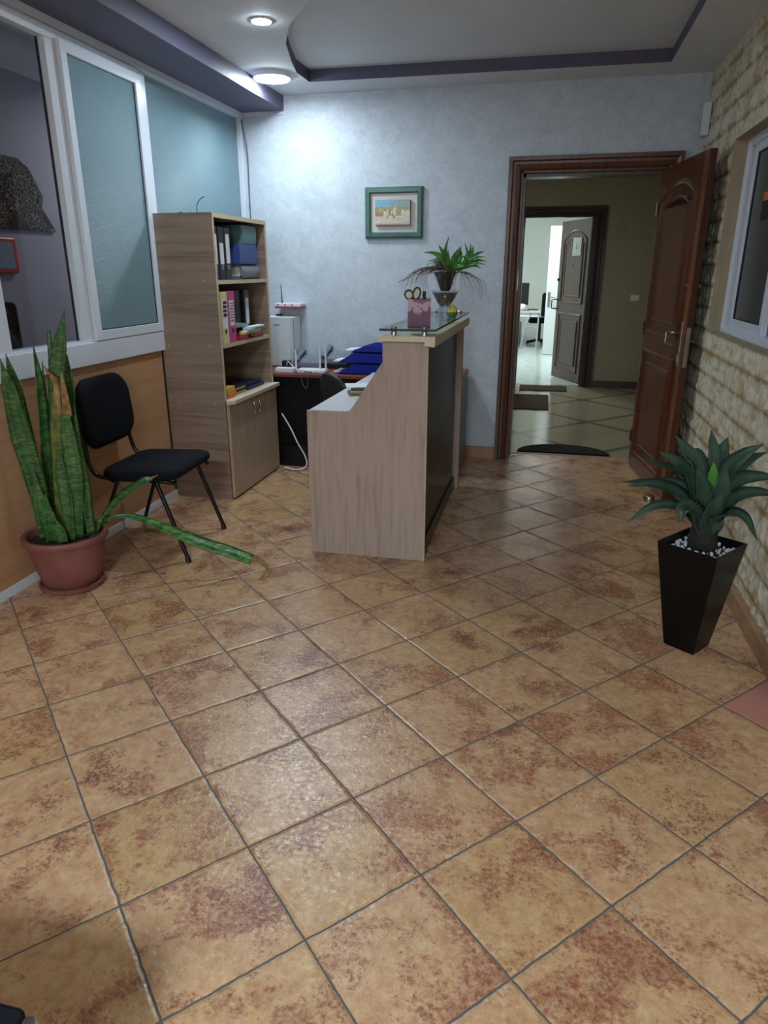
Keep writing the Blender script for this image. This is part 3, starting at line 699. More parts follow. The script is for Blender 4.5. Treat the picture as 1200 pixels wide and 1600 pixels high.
b = NB(); box(b, -1.6, 14.0, 0.675, -0.155, 14.75, 0.70, 0.003); obj('tabletop', b, 'white_gloss', t)
b = NB(); box(b, -1.5, 14.04, 0.60, -0.2, 14.06, 0.675); obj('apron', b, 'white_plastic', t)
for pts in ([(-0.19, 14.05, 0.67), (-0.20, 14.05, 0.0)], [(-0.33, 14.05, 0.67), (-0.42, 14.05, 0.45), (-0.47, 14.05, 0.2), (-0.49, 14.05, 0.0)], [(-0.55, 14.05, 0.67), (-0.575, 14.05, 0.0)], [(-0.7, 14.7, 0.67), (-0.7, 14.7, 0.0)]):
    b = NB(); tube(b, spline(pts, 5), 0.016, 8); obj('leg', b, 'light_grey_plastic', t)
b = NB(); tube(b, [(-0.43, 14.05, 0.41), (-0.2, 14.05, 0.41)], 0.01, 6); obj('crossbar', b, 'light_grey_plastic', t)
t = thing('monitor', (-0.62, 14.35, 0.70), 'black computer monitor standing on the far white office desk', 'monitor')
b = NB(); box(b, -1.0, 14.33, 0.80, -0.41, 14.37, 1.21, 0.006); obj('screen', b, 'black_plastic', t)
b = NB(); box(b, -0.74, 14.37, 0.70, -0.66, 14.40, 1.0); box(b, -0.82, 14.3, 0.70, -0.58, 14.48, 0.712, 0.003); obj('stand', b, 'black_plastic', t)
b = NB(); lathe(b, [(0, 0), (0.05, 0), (0.075, 0.05), (0.07, 0.11), (0.03, 0.13), (0, 0.13)], (-0.51, 14.14, 0.70), 16); tag(obj('paper_ball', b, 'white_plastic', loc=(-0.51, 14.14, 0.70), smooth=True), 'round white object in front of the far monitor', 'ornament')
b = NB(); box(b, -0.53, 14.02, 0.70, -0.37, 14.06, 0.712, 0.003); tag(obj('ruler', b, 'red_plastic', loc=(-0.45, 14.04, 0.70)), 'small red strip lying on the front edge of far desk', 'stationery')
b = NB(); box(b, -0.42, 14.42, 0.70, -0.22, 14.55, 0.72, 0.004); tag(obj('keyboard', b, 'black_plastic', loc=(-0.32, 14.48, 0.70)), 'dark keyboard beside the monitor on far white desk', 'keyboard')
t = thing('office_chair', (-0.17, 15.0, 0), 'black office chair behind the far white desk', 'chair')
b = NB(); box(b, -0.4, 14.85, 0.42, 0.1, 15.3, 0.52, 0.04); obj('seat', b, 'black_fabric', t)
b = NB(); box(b, -0.16, 14.8, 0.55, -0.06, 15.3, 1.0, 0.04); obj('backrest', b, 'black_fabric', t)
b = NB(); tube(b, [(-0.17, 15.05, 0.08), (-0.17, 15.05, 0.45)], 0.03, 8); obj('gas_column', b, 'black_metal', t)
b = NB()
for k in range(5): a = k * 2 * PI / 5; tube(b, [(-0.17, 15.05, 0.09), (-0.17 + 0.3 * math.cos(a), 15.05 + 0.3 * math.sin(a), 0.03)], [0.025, 0.018], 6)
obj('star_base', b, 'black_metal', t)
b = NB(); box(b, -0.85, 15.0, 0, -0.55, 15.5, 0.42, 0.006); tag(obj('computer_case', b, 'grey_plastic', loc=(-0.7, 15.2, 0)), 'dark computer case on the floor under far white desk', 'computer')

# ------------------------------------------------------------------ ceiling lights
def lamp(name, x, y, r, h, strength, label):
    t = thing(name, (x, y, ZC), label, 'ceiling light')
    b = NB(); lathe(b, [(r * 1.07, 0), (r * 1.06, -h * 0.78), (r * 1.0, -h * 0.82), (r * 0.98, 0)], (x, y, ZC), 40); obj('rim', b, 'lamp_white', t, smooth=True, auto=30)
    m = mat('glow_' + name, (1, 1, 1, 1), 0.5, emit=(0.78, 0.92, 1.0, 1), estr=strength)
    b = NB(); lathe(b, [(r, -h * 0.7), (r, -h * 0.85), (r * 0.95, -h), (0, -h)], (x, y, ZC), 40); obj('diffuser', b, m, t, smooth=True, auto=30)
    return t
lamp('ceiling_or_fill_light', -1.56, 3.99, 0.05, 0.008, 300, 'small round recessed ceiling spotlight, the nearer of the two lit')
lamp('ceiling_or_fill_light', -1.9, 5.0, 0.115, 0.032, 66, 'large round surface ceiling light beside the violet beam')
lamp('ceiling_or_fill_light', -0.3, -1.8, 0.32, 0.03, 92, 'unseen round fill light added overhead behind the camera')  # fill light added out of view to brighten the room from the front

# ------------------------------------------------------------------ bookcase
XCF = -1.975; CY0, CY1, CTOP = 4.10, 4.93, 1.772
bc = thing('bookcase', (-2.18, 4.5, 0), 'tall grey-oak bookcase with two cupboard doors against the left partition', 'bookcase')
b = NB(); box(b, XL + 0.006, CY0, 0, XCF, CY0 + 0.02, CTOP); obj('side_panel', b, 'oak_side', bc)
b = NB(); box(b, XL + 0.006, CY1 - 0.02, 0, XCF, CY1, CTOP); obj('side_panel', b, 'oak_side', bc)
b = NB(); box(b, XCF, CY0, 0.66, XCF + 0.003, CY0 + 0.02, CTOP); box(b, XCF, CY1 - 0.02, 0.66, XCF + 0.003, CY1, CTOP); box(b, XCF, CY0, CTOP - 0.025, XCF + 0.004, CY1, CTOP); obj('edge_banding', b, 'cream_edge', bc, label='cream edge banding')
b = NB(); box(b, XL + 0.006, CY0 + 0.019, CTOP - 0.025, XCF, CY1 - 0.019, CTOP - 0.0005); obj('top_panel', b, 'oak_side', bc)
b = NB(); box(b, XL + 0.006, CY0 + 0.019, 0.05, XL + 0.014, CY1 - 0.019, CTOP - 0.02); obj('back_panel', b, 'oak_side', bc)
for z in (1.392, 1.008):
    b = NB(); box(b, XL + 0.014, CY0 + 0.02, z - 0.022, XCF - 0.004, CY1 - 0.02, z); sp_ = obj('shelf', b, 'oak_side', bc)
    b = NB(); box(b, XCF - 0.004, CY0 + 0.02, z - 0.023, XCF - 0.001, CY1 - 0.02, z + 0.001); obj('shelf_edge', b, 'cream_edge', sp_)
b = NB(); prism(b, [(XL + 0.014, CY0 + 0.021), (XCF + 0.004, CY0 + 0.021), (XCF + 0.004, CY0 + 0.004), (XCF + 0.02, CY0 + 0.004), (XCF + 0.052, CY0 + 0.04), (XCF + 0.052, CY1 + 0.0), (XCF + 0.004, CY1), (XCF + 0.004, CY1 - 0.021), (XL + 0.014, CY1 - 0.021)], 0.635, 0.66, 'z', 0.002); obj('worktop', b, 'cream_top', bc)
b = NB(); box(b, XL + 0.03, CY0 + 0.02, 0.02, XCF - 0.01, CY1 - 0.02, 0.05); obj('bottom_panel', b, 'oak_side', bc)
ym = (CY0 + CY1) / 2
for k, (ya, yb) in enumerate(((CY0 + 0.006, ym - 0.0015), (ym + 0.0015, CY1 - 0.004))):
    b = NB(); box(b, XCF + 0.004, ya, 0.012, XCF + 0.022, yb, 0.632, 0.0015); dr = obj('cupboard_door', b, 'oak_door', bc)
    yh = ym + (-0.045 if k == 0 else 0.045)
    b = NB(); tube(b, spline([(XCF + 0.02, yh, 0.598), (XCF + 0.038, yh, 0.585), (XCF + 0.045, yh, 0.55), (XCF + 0.038, yh, 0.515), (XCF + 0.02, yh, 0.502)], 6), 0.005, 8); obj('handle', b, 'chrome', dr, smooth=True, label='chrome bow handle')
for (pz, px_) in ((1.39, -2.33), (1.39, -2.06), (1.0, -2.33), (1.0, -2.05), (0.64, -2.3), (0.64, -2.05), (0.06, -2.32)):
    b = NB(); lathe(b, [(0, 0), (0.007, 0), (0.007, -0.0012), (0, -0.0014)], (0, 0, 0), 12)
    bmesh.ops.transform(b, matrix=Matrix.Translation((px_, CY0, pz)) @ Matrix.Rotation(-PI / 2, 4, 'X'), verts=b.verts); obj('screw_cap', b, 'oak_door', bc)
# --- binders and boxes
def binder(y0, y1, zb, h, m, xf, label, lab=None, ring='chrome', group=None, scr=None, d=0.28, cap=None):
    t = thing('ring_binder', (xf - d / 2, (y0 + y1) / 2, zb), label, 'binder', group)
    b = NB(); box(b, xf - d, y0, zb, xf, y1, zb + h, 0.003); obj('cover', b, m, t)
    if cap:
        b = NB(); box(b, xf - 0.001, y0 + 0.002, zb + h * cap[0], xf + 0.0008, y1 - 0.002, zb + h * cap[1]); obj('spine_patch', b, cap[2], t)
    yc = (y0 + y1) / 2; hw = (y1 - y0) / 2
    if lab:
        b = NB(); box(b, xf - 0.001, yc - hw * lab[2], zb + h * lab[0], xf + 0.0015, yc + hw * lab[2], zb + h * lab[1]); lb = obj('spine_label', b, 'paper', t)
        if scr:
            b = NB(); rr = random.Random(5)
            for q in range(scr[0]):
                zc = zb + h * (scr[1] + (scr[2] - scr[1]) * (q + 0.5) / scr[0]); hgt = h * (scr[2] - scr[1]) / scr[0] * 0.36
                P = []
                for s in range(9): P.append((xf + 0.002, yc - hw * 0.55 + hw * 1.1 * s / 8, zc + hgt * (1 if s % 2 else -1) * rr.uniform(0.4, 1)))
                tube(b, P, scr[3], 5)
            obj('handwriting', b, 'ink', lb, label='black handwriting')
    b = NB(); lathe(b, [(0.0085, 0), (0.012, 0), (0.012, 0.002), (0.0085, 0.002), (0.0085, 0)], (0, 0, 0), 16)
    bmesh.ops.transform(b, matrix=Matrix.Translation((xf, yc, zb + 0.075)) @ Matrix.Rotation(PI / 2, 4, 'Y'), verts=b.verts); obj('finger_ring', b, ring, t)
    if ring == 'ink' :
        b = NB(); lathe(b, [(0, 0.0012), (0.0095, 0.001), (0.0095, 0)], (0, 0, 0), 16)
        bmesh.ops.transform(b, matrix=Matrix.Translation((xf, yc, zb + 0.075)) @ Matrix.Rotation(PI / 2, 4, 'Y'), verts=b.verts); obj('finger_hole', b, 'ink', t)
    return t
G1 = 'black ring binders on the top shelf'
binder(4.155, 4.235, 1.392, 0.31, 'black_plastic', -2.012, 'first black binder beside the near side panel, long white spine label', (0.30, 0.86, 0.62), group=G1)
binder(4.245, 4.325, 1.392, 0.31, 'black_plastic', -2.012, 'middle black binder on the top shelf with the shortest white spine label', (0.30, 0.70, 0.62), group=G1)
binder(4.335, 4.415, 1.392, 0.31, 'black_plastic', -2.012, 'third black binder on the top shelf, next to the grey file box', (0.32, 0.88, 0.62), group=G1)
def filebox(y0, y1, z0, z1, m, label, bulge, lab=False, x1=-2.0):
    t = thing('file_box', (-2.17, (y0 + y1) / 2, z0), label, 'file box', 'plastic file boxes stacked on the top shelf')
    b = NB(); n = 8; xi = -2.335
    P = [(xi, z0), (x1 - bulge, z0)]
    for k in range(1, n): a = -PI / 2 + PI * k / n; P.append((x1 - bulge + bulge * math.cos(a), (z0 + z1) / 2 + (z1 - z0) / 2 * math.sin(a)))
    P += [(x1 - bulge, z1), (xi, z1)]
    prism(b, P, y0, y1, 'y', 0.002); obj('case', b, m, t)
    if lab:
        b = NB(); box(b, -2.10, y0 - 0.002, z0 + 0.02, -2.025, y0, z0 + 0.075); obj('side_label', b, 'paper', t, label='white label on the side')
        b = NB(); lathe(b, [(0, 0), (0.01, 0), (0.01, 0.004), (0, 0.005)], (0, 0, 0), 12); bmesh.ops.transform(b, matrix=Matrix.Translation((-2.015, y0, z0 + 0.012)) @ Matrix.Rotation(PI / 2, 4, 'X'), verts=b.verts); obj('snap_button', b, 'chrome', t)
    return t
filebox(4.565, 4.86, 1.393, 1.487, 'box_grey', 'grey round-fronted file box lying at the bottom of the stack on the top shelf', 0.03, True)
filebox(4.53, 4.82, 1.4885, 1.612, 'box_blue', 'blue file box between the grey and the green one on the top shelf', 0.006)
filebox(4.585, 4.82, 1.6135, 1.73, 'box_green', 'grey-green file box topmost in the stack on the top shelf', 0.006)
binder(4.165, 4.255, 1.008, 0.315, 'pale_yellow', -1.985, 'pale yellow binder with black handwriting down its spine on the second shelf', (0.30, 0.84, 0.7), 'ink', scr=(4, 0.52, 0.84, 0.0035))
binder(4.262, 4.365, 1.008, 0.318, 'pink', -1.985, 'bright pink binder with a white spine label on the second shelf', (0.33, 0.82, 0.62), 'ink', scr=(7, 0.40, 0.80, 0.0014))
binder(4.44, 4.52, 1.008, 0.315, 'black_plastic', -2.05, 'black binder set back in the shade beside the pink binder', None, group='black binders on the second shelf', d=0.24)
binder(4.525, 4.61, 1.008, 0.315, 'black_plastic', -2.05, 'black binder without a label in the middle of the second shelf', None, group='black binders on the second shelf', d=0.24)
binder(4.62, 4.705, 1.008, 0.315, 'black_plastic', -2.03, 'black binder with a tall white spine label at the far end of the second shelf', (0.30, 0.84, 0.55), group='black binders on the second shelf', d=0.26)
t = thing('letter_tray', (-2.03, 4.6, 1.008), 'red desk tray full of papers on the second shelf', 'tray')
b = NB(); box(b, -2.03, 4.40, 1.009, -1.978, 4.80, 1.014, 0.001); box(b, -2.03, 4.40, 1.009, -1.978, 4.404, 1.04, 0.001); box(b, -1.982, 4.40, 1.009, -1.978, 4.54, 1.045, 0.001); box(b, -1.982, 4.64, 1.009, -1.978, 4.80, 1.035, 0.001); obj('tray_body', b, 'red_plastic', t)
rr = random.Random(11)
for k, (m_, lab) in enumerate((('yellow', 'yellow folder'), ('paper', 'white paper bundle'), ('light_grey_plastic', 'grey booklet'), ('paper', 'white loose sheets'))):
    b = NB(); box(b, -0.024, -0.13, 0, 0.03, 0.13, 0.011, 0.001, Matrix.Translation((-2.0 + 0.004 * k, 4.585 + 0.02 * k, 1.0425 + 0.0118 * k)) @ Matrix.Rotation(math.radians(rr.uniform(-9, 9)), 4, 'Z'))
    tag(obj('paper_bundle', b, m_, loc=(-2.0, 4.6, 1.0425 + 0.0118 * k)), ['yellow folder at the bottom of the pile in the red tray', 'white paper bundle just above the yellow folder in the red tray', 'grey booklet in the upper part of the pile in the red tray', 'loose white sheets on top of the pile in the red tray'][k], 'papers', 'papers in the red tray')
b = NB(); prism(b, [(4.372, 1.092), (4.372, 1.118), (4.44, 1.122), (4.56, 1.11), (4.585, 1.092)], -2.048, -1.99, 'x', 0.002); tag(obj('folder', b, 'folder_green', loc=(-2.02, 4.48, 1.092)), 'mint-green folder lying behind the red paper tray', 'folder')
for k, (m_, z, ya, yb, lb) in enumerate((('orange', 0.661, 4.17, 4.30, 'orange box in the corner of the cupboard worktop'), ('yellow', 0.6965, 4.17, 4.295, 'yellow box resting on the orange box'))):
    b = NB(); box(b, -2.16, ya, z, -1.985 - 0.005 * k, yb, z + 0.034, 0.004); tag(obj('small_box', b, m_, loc=(-2.07, 4.23, z)), lb, 'box')
for k, (m_, lb) in enumerate((('beige', 'beige notebook at the bottom of the small pile beside the yellow box'), ('black_plastic', 'black notebook in the small pile beside the yellow box'), ('beige', 'tan notebook under the topmost black one beside the yellow box'), ('ink', 'topmost black notebook of the small pile beside the yellow box'))):
    b = NB(); box(b, -2.2, 4.32 + 0.008 * k, 0.661 + 0.0145 * k, -2.005, 4.50 - 0.004 * k, 0.675 + 0.0145 * k, 0.002); tag(obj('notebook', b, m_, loc=(-2.1, 4.4, 0.661 + 0.0145 * k)), lb, 'notebook', 'notebooks on the cupboard worktop')
b = NB(); box(b, -2.26, 4.53, 0.661, -2.0, 4.82, 0.684, 0.003); tag(obj('book', b, 'navy', loc=(-2.1, 4.67, 0.661)), 'lower navy book at the far end of the cupboard worktop', 'book', 'navy books')
b = NB(); box(b, -2.25, 4.55, 0.685, -2.02, 4.81, 0.70, 0.003); tag(obj('book', b, 'navy', loc=(-2.1, 4.67, 0.685)), 'upper navy book at the far end of the cupboard worktop', 'book', 'navy books')
b = NB(); tube(b, spline([(-2.30, 4.36, 1.776), (-2.24, 4.4, 1.777), (-2.215, 4.4, 1.80), (-2.21, 4.4, 1.84), (-2.185, 4.4, 1.872), (-2.155, 4.4, 1.885)], 6), 0.0025, 6); tag(obj('cable', b, 'cable_black', loc=(-2.21, 4.4, 1.774)), 'stiff dark wire end curling up from the top of the bookcase', 'cable')
b = NB(); tube(b, spline([(-2.31, 4.3, 1.776), (-2.27, 4.3, 1.79), (-2.24, 4.33, 1.776), (-2.14, 4.6, 1.776), (-2.0, 4.65, 1.776)], 6), 0.003, 6); tag(obj('cable', b, 'cable_grey', loc=(-2.2, 4.4, 1.774)), 'grey cable lying flat along the top of the bookcase', 'cable')
b = NB()
tube(b, spline([(-2.372, 5.56, 2.52), (-2.365, 5.55, 2.48), (-2.34, 5.56, 2.3), (-2.345, 5.566, 2.0), (-2.35, 5.571, 1.6), (-2.35, 5.571, 0.74), (-2.35, 5.571, 0.004)], 6), 0.004, 6); tag(obj('cable', b, 'cable_grey', loc=(-2.35, 5.56, 0.0)), 'grey cable running down the corner beside the frosted pane', 'cable')

# ------------------------------------------------------------------ visitor chair
ch = thing('visitor_chair', (-2.03, 3.32, 0), 'black fabric visitor chair with black tubular legs against the orange panelling', 'chair')
def rrect(cx, cy, w, h, r, n=6):
    P = []
    for sx, sy, a0 in ((1, 1, 0), (-1, 1, PI / 2), (-1, -1, PI), (1, -1, 3 * PI / 2)):
        for k in range(n + 1): a = a0 + PI / 2 * k / n; P.append((cx + sx * (w / 2 - r) + r * math.cos(a), cy + sy * (h / 2 - r) + r * math.sin(a)))
    return P
def cushion(b, P2, t, fn, rim=0.02):
    """padded slab: outline P2 in (a, b), thickness t; fn maps (a, b, h) to space"""
    c = Vector((sum(p[0] for p in P2) / len(P2), sum(p[1] for p in P2) / len(P2)))
    prof = [(0.0, -t / 2), (0.75, -t / 2), (0.94, -t * 0.42), (1.0, -t * 0.15), (1.0, t * 0.15), (0.955, t * 0.40), (0.8, t * 0.52), (0.45, t * 0.6), (0.0, t * 0.62)]
    R = []
    for s, h in prof:
        if s == 0: R.append([b.verts.new(fn(c.x, c.y, h))])
        else: R.append([b.verts.new(fn(c.x + (p[0] - c.x) * s, c.y + (p[1] - c.y) * s, h)) for p in P2])
    n = len(P2)
    for A, B in zip(R, R[1:]):
        for k in range(n):
            q = []
            for v in (A[k % len(A)], A[(k + 1) % len(A)], B[(k + 1) % len(B)], B[k % len(B)]):
                if v not in q: q.append(v)
            b.faces.new(q)
CA = Matrix.Translation((-2.03, 3.32, 0)) @ Matrix.Rotation(math.radians(3), 4, 'Z')
def C(x, y, z): return CA @ Vector((x, y, z))
b = NB(); cushion(b, rrect(0.015, -0.008, 0.43, 0.50, 0.08), 0.06, lambda a, q, h: C(a, q, 0.455 + h + 0.05 * (a - 0.03) * 0.6)); obj('seat', b, 'black_fabric', ch, smooth=True)
def backfn(a, q, h):   # a across, q up
    x = -0.245 - 0.19 * (q - 0.6) * 0.45 - 0.35 * (0.045 - a * a) * 1.0
    return C(x + h, a, q)
b = NB(); cushion(b, [(a, q) for a, q in rrect(-0.01, 0.742, 0.485, 0.36, 0.115)], 0.05, backfn); obj('backrest', b, 'black_fabric', ch, smooth=True)
for s in (-1, 1):
    b = NB(); tube(b, spline([C(0.17, s * 0.2, 0.428), C(0.0, s * 0.225, 0.428), C(-0.17, s * 0.225, 0.428), C(-0.235, s * 0.225, 0.45), C(-0.265, s * 0.222, 0.52), C(-0.28, s * 0.215, 0.68)], 5), 0.0115, 8); obj('back_frame', b, 'black_metal', ch, smooth=True)
b = NB(); tube(b, spline([C(-0.15, -0.235, 0.425), C(0.06, -0.24, 0.43), C(0.17, -0.235, 0.425), C(0.2, -0.2, 0.41)], 5), 0.0115, 8); tube(b, spline([C(-0.15, 0.235, 0.425), C(0.06, 0.24, 0.43), C(0.17, 0.235, 0.425), C(0.2, 0.2, 0.41)], 5), 0.0115, 8); tube(b, [C(0.1, -0.235, 0.415), C(0.1, 0.235, 0.415)], 0.01, 8); tube(b, [C(-0.13, -0.235, 0.415), C(-0.13, 0.235, 0.415)], 0.01, 8); obj('seat_frame', b, 'black_metal', ch, smooth=True)
for (tx, ty, bx, by) in ((0.11, -0.235, 0.265, -0.268), (0.11, 0.235, 0.255, 0.24), (-0.1, -0.235, -0.27, -0.268), (-0.1, 0.235, -0.275, 0.285)):
    b = NB(); tube(b, [C(tx, ty, 0.425), C(bx, by, 0.012)], 0.0115, 8); lg = obj('leg', b, 'black_metal', ch, smooth=True, auto=50)
    b = NB(); tube(b, [C(bx + (tx - bx) * 0.05, by + (ty - by) * 0.05, 0.03), C(bx, by, 0.0)], 0.0145, 8); obj('foot_cap', b, 'black_plastic', lg)

# ------------------------------------------------------------------ snake plant
PX, PY = -2.178, 2.70
sp = thing('snake_plant', (PX, PY, 0), 'tall snake plant with broken leaves in a terracotta pot by the orange panelling', 'potted plant')
b = NB(); lathe(b, [(0, 0.004), (0.138, 0.004), (0.15, 0.01), (0.152, 0.028), (0.142, 0.03), (0.136, 0.02), (0, 0.02)], (PX, PY, 0), 48); obj('saucer', b, 'terracotta', sp, smooth=True, auto=40)
b = NB(); lathe(b, [(0, 0.021), (0.122, 0.021), (0.13, 0.03), (0.148, 0.09), (0.166, 0.17), (0.174, 0.235), (0.176, 0.24), (0.19, 0.243), (0.194, 0.252), (0.194, 0.268), (0.188, 0.274), (0.172, 0.272), (0.166, 0.262), (0.16, 0.22), (0, 0.22)], (PX, PY, 0), 48); pot = obj('pot', b, 'terracotta', sp, smooth=True, auto=45)
b = NB(); lathe(b, [(0.163, 0.222), (0.163, 0.236), (0.1, 0.245), (0.04, 0.24), (0, 0.243)], (PX, PY, 0), 32); obj('soil', b, 'soil', sp, smooth=True)
def px(pts, y0, y1):   # points of the photo's leaf outlines laid at depths from y0 (root) to y1 (tip)
    n = len(pts); return [aty(u / 2.5, 440 + v / 2.5, y0 + (y1 - y0) * k / (n - 1)) for k, (u, v) in enumerate(pts)]
FC = (0.55, -0.83, 0.1)
b = NB()
L = [
 ([(245, 1020), (232, 700), (225, 400), (235, 250), (252, 108)], 2.72, 2.74, [.035, .06, .075, .06, .002], (0.4, -0.9, 0)),
 ([(215, 1010), (210, 600), (205, 350), (192, 190)], 2.73, 2.78, [.03, .045, .03, .02], (0.2, -0.9, 0)),
 ([(185, 990), (140, 780), (85, 600), (40, 430), (0, 300)], 2.66, 2.55, [.05, .085, .09, .06, .002], (0.5, -0.8, 0.2)),
 ([(165, 960), (120, 700), (60, 430), (22, 280)], 2.70, 2.62, [.045, .07, .06, .002], (0.7, -0.6, 0)),
 ([(200, 1000), (180, 700), (155, 420), (128, 240)], 2.70, 2.72, [.04, .06, .045, .002], (0.9, -0.4, 0)),
 ([(210, 1000), (185, 650), (165, 310)], 2.76, 2.82, [.04, .06, .003], (0.6, -0.8, 0)),
 ([(268, 1010), (268, 700), (272, 440), (262, 285)], 2.77, 2.80, [.04, .06, .06, .004], (0.3, -0.9, 0)),
 ([(310, 1000), (295, 760), (270, 610), (258, 520)], 2.65, 2.64, [.04, .07, .065, .035], (0.4, -0.9, 0.1)),
 ([(355, 985), (330, 800), (305, 640), (290, 480)], 2.66, 2.70, [.04, .05, .035, .002], (0.8, -0.5, 0)),
 ([(340, 985), (315, 760), (300, 620), (298, 520)], 2.74, 2.78, [.035, .05, .035, .003], (0.4, -0.9, 0)),
 ([(280, 1010), (262, 850), (240, 740), (228, 640)], 2.63, 2.63, [.04, .06, .05, .003], (0.3, -0.9, 0.2)),
 ([(205, 1015), (195, 930), (175, 830)], 2.60, 2.58, [.05, .06, .003], (0.6, -0.8, 0)),
 ([(250, 1018), (236, 970), (222, 935)], 2.585, 2.57, [.045, .05, .003], (0.3, -0.9, 0)),
 ([(180, 1000), (160, 880), (130, 740)], 2.62, 2.60, [.05, .065, .004], (0.5, -0.8, 0)),
]
for pts, ya, yb, w, fc in L: leaf(b, px(pts, ya, yb), [q * 1.0 for q in w], fc, 0.22, 0.005)
leaf(b, px([(368, 975), (385, 940), (412, 905)], 2.70, 2.72), [.03, .03, .002], (0.3, -0.9, 0.2), 0.2)
obj('foliage', b, 'snake_leaf', sp, smooth=True)
b = NB()
leaf(b, px([(240, 1000), (235, 760), (225, 560), (222, 430)], 2.68, 2.67), [.035, .055, .055, .03], (0.4, -0.9, 0), 0.25)
leaf(b, px([(295, 990), (275, 720), (262, 520)], 2.71, 2.70), [.035, .05, .03], (0.4, -0.9, 0), 0.25)
obj('yellowing_leaves', b, 'yellow_leaf', sp, smooth=True)
b = NB()
leaf(b, px([(226, 520), (222, 440), (205, 380), (165, 325)], 2.665, 2.66), [.05, .04, .03, .002], (0.4, -0.9, 0), -0.35)
leaf(b, px([(266, 525), (258, 460), (248, 410), (240, 350)], 2.69, 2.69), [.045, .03, .025, .002], (0.4, -0.9, 0), 0.4)
obj('dried_tips', b, 'dry_leaf', sp, smooth=True)
b = NB(); leaf(b, px([(385, 960), (430, 890), (490, 830), (560, 785), (590, 770)], 2.72, 2.86), [.02, .04, .05, .05, .03], (0.1, -0.6, 0.8), 0.2, 0.005)
bl = obj('broken_leaf', b, 'snake_leaf', sp, smooth=True, label='short broken leaf leaning over the chair')
b = NB(); leaf(b, px([(586, 772), (600, 764), (618, 755)], 2.855, 2.87), [.02, .012, .004], (0.1, -0.6, 0.8), 0.1); obj('broken_leaf_tip', b, 'dry_leaf', bl, smooth=True)
droop = [aty(u / 2.5, 440 + v / 2.5, y) for (u, v), y in zip([(372, 985), (405, 940), (450, 918), (520, 918), (610, 950), (710, 992), (810, 1030), (900, 1058), (985, 1088)], [2.72, 2.74, 2.76, 2.80, 2.86, 2.92, 2.95, 2.97, 2.99])]
b = NB(); leaf(b, droop, [.012, .014, .018, .028, .042, .055, .062, .062, .055], (0.25, -0.75, 0.6), 0.22, 0.006)
dl = obj('drooping_leaf', b, 'snake_leaf_light', sp, smooth=True, label='long leaf drooping over the rim to the floor')
b = NB(); leaf(b, [aty(u / 2.5, 440 + v / 2.5, y) for (u, v), y in zip([(980, 1086), (1015, 1092), (1042, 1115), (1035, 1150), (980, 1188)], [2.99, 2.98, 2.97, 2.96, 2.925])], [.035, .03, .02, .02, .004], (0.3, -0.8, 0.5), 0.3, 0.002); obj('drooping_leaf_tip', b, 'dry_leaf', dl, smooth=True, label='dry brown curled tip')

# ------------------------------------------------------------------ reception desk
DXL, DXR, DY0, DY1 = -1.168, -0.552, 3.35, 4.765
rd = thing('reception_desk', (-0.86, 4.05, 0), 'grey-oak reception desk with black front panels and a raised glass-topped counter', 'desk')
prof = [(DXL, 0.002), (DXR, 0.002), (DXR, 1.13), (-0.772, 1.13), (-0.772, 1.03), (-0.93, 0.80), (-0.945, 0.783), (-0.965, 0.778), (DXL, 0.778)]
b = NB(); prism(b, prof, DY0, DY0 + 0.022, 'y'); sd = obj('side_panel', b, 'oak_desk', rd)
b = NB(); box(b, DXR, DY0, 0.002, DXR + 0.004, DY0 + 0.022, 1.13); obj('edge_banding', b, 'cream_edge', sd)
b = NB(); prism(b, prof, DY1 - 0.022, DY1, 'y'); obj('side_panel', b, 'oak_desk', rd)
b = NB(); box(b, DXR - 0.05, DY1 - 0.07, 0.002, DXR + 0.012, DY1 - 0.022, 1.125); obj('end_post', b, 'oak_desk', rd)
b = NB(); box(b, DXL + 0.004, DY0 + 0.022, 0.755, DXR - 0.06, DY1 - 0.022, 0.776, 0.001); obj('work_surface', b, 'white_melamine', rd)
b = NB(); box(b, DXR - 0.06, DY0 + 0.022, 0.06, DXR - 0.044, DY1 - 0.022, 1.128); obj('core_panel', b, 'black_desk', rd)
zz = [0.085, 0.335, 0.60, 0.87, 1.128]
for za, zb in zip(zz, zz[1:]):
    b = NB(); box(b, DXR - 0.044, DY0 + 0.022, za + 0.002, DXR - 0.022, DY1 - 0.13, zb - 0.004, 0.0025); obj('front_panel', b, 'black_panel', rd)
b = NB(); box(b, DXR - 0.044, DY1 - 0.13, 0.085, DXR - 0.03, DY1 - 0.07, 1.128); obj('front_filler', b, 'black_panel', rd)
b = NB(); box(b, DXR - 0.044, DY0 + 0.022, 0.01, DXR - 0.012, DY1 - 0.07, 0.085, 0.002); obj('kick_board', b, 'black_panel', rd)
b = NB()
for z in zz[1:-1]: box(b, DXR - 0.03, DY0 + 0.024, z - 0.004, DXR - 0.024, DY1 - 0.13, z + 0.002)
obj('trim_strip', b, 'grey_plastic', rd, label='thin grey strips between the black panels')
CX0, CX1, CYN, CYF = -0.785, -0.512, 3.318, 4.79
b = NB(); box(b, CX0, CYN, 1.131, CX1, CYF, 1.157, 0.002); box(b, CX1 - 0.022, CYN, 1.108, CX1, CYF, 1.1315, 0.002); box(b, CX1 - 0.05, CYN, 1.112, CX1 - 0.02, CYN + 0.018, 1.1315, 0.002); obj('counter_top', b, 'cream_top', rd)
GX0, GX1, GY0, GY1, GZ = -0.782, -0.512, 3.322, 4.775, 1.180
b = NB(); box(b, GX0, GY0, GZ, GX1, GY1, GZ + 0.01)
b.faces.ensure_lookup_table()
for f in b.faces:
    f.material_index = 0 if abs(f.normal.z) > 0.5 else 1
gt = obj('glass_top', b, ['top_glass', 'glass_edge'], rd, label='clear glass sheet with dark green edges')
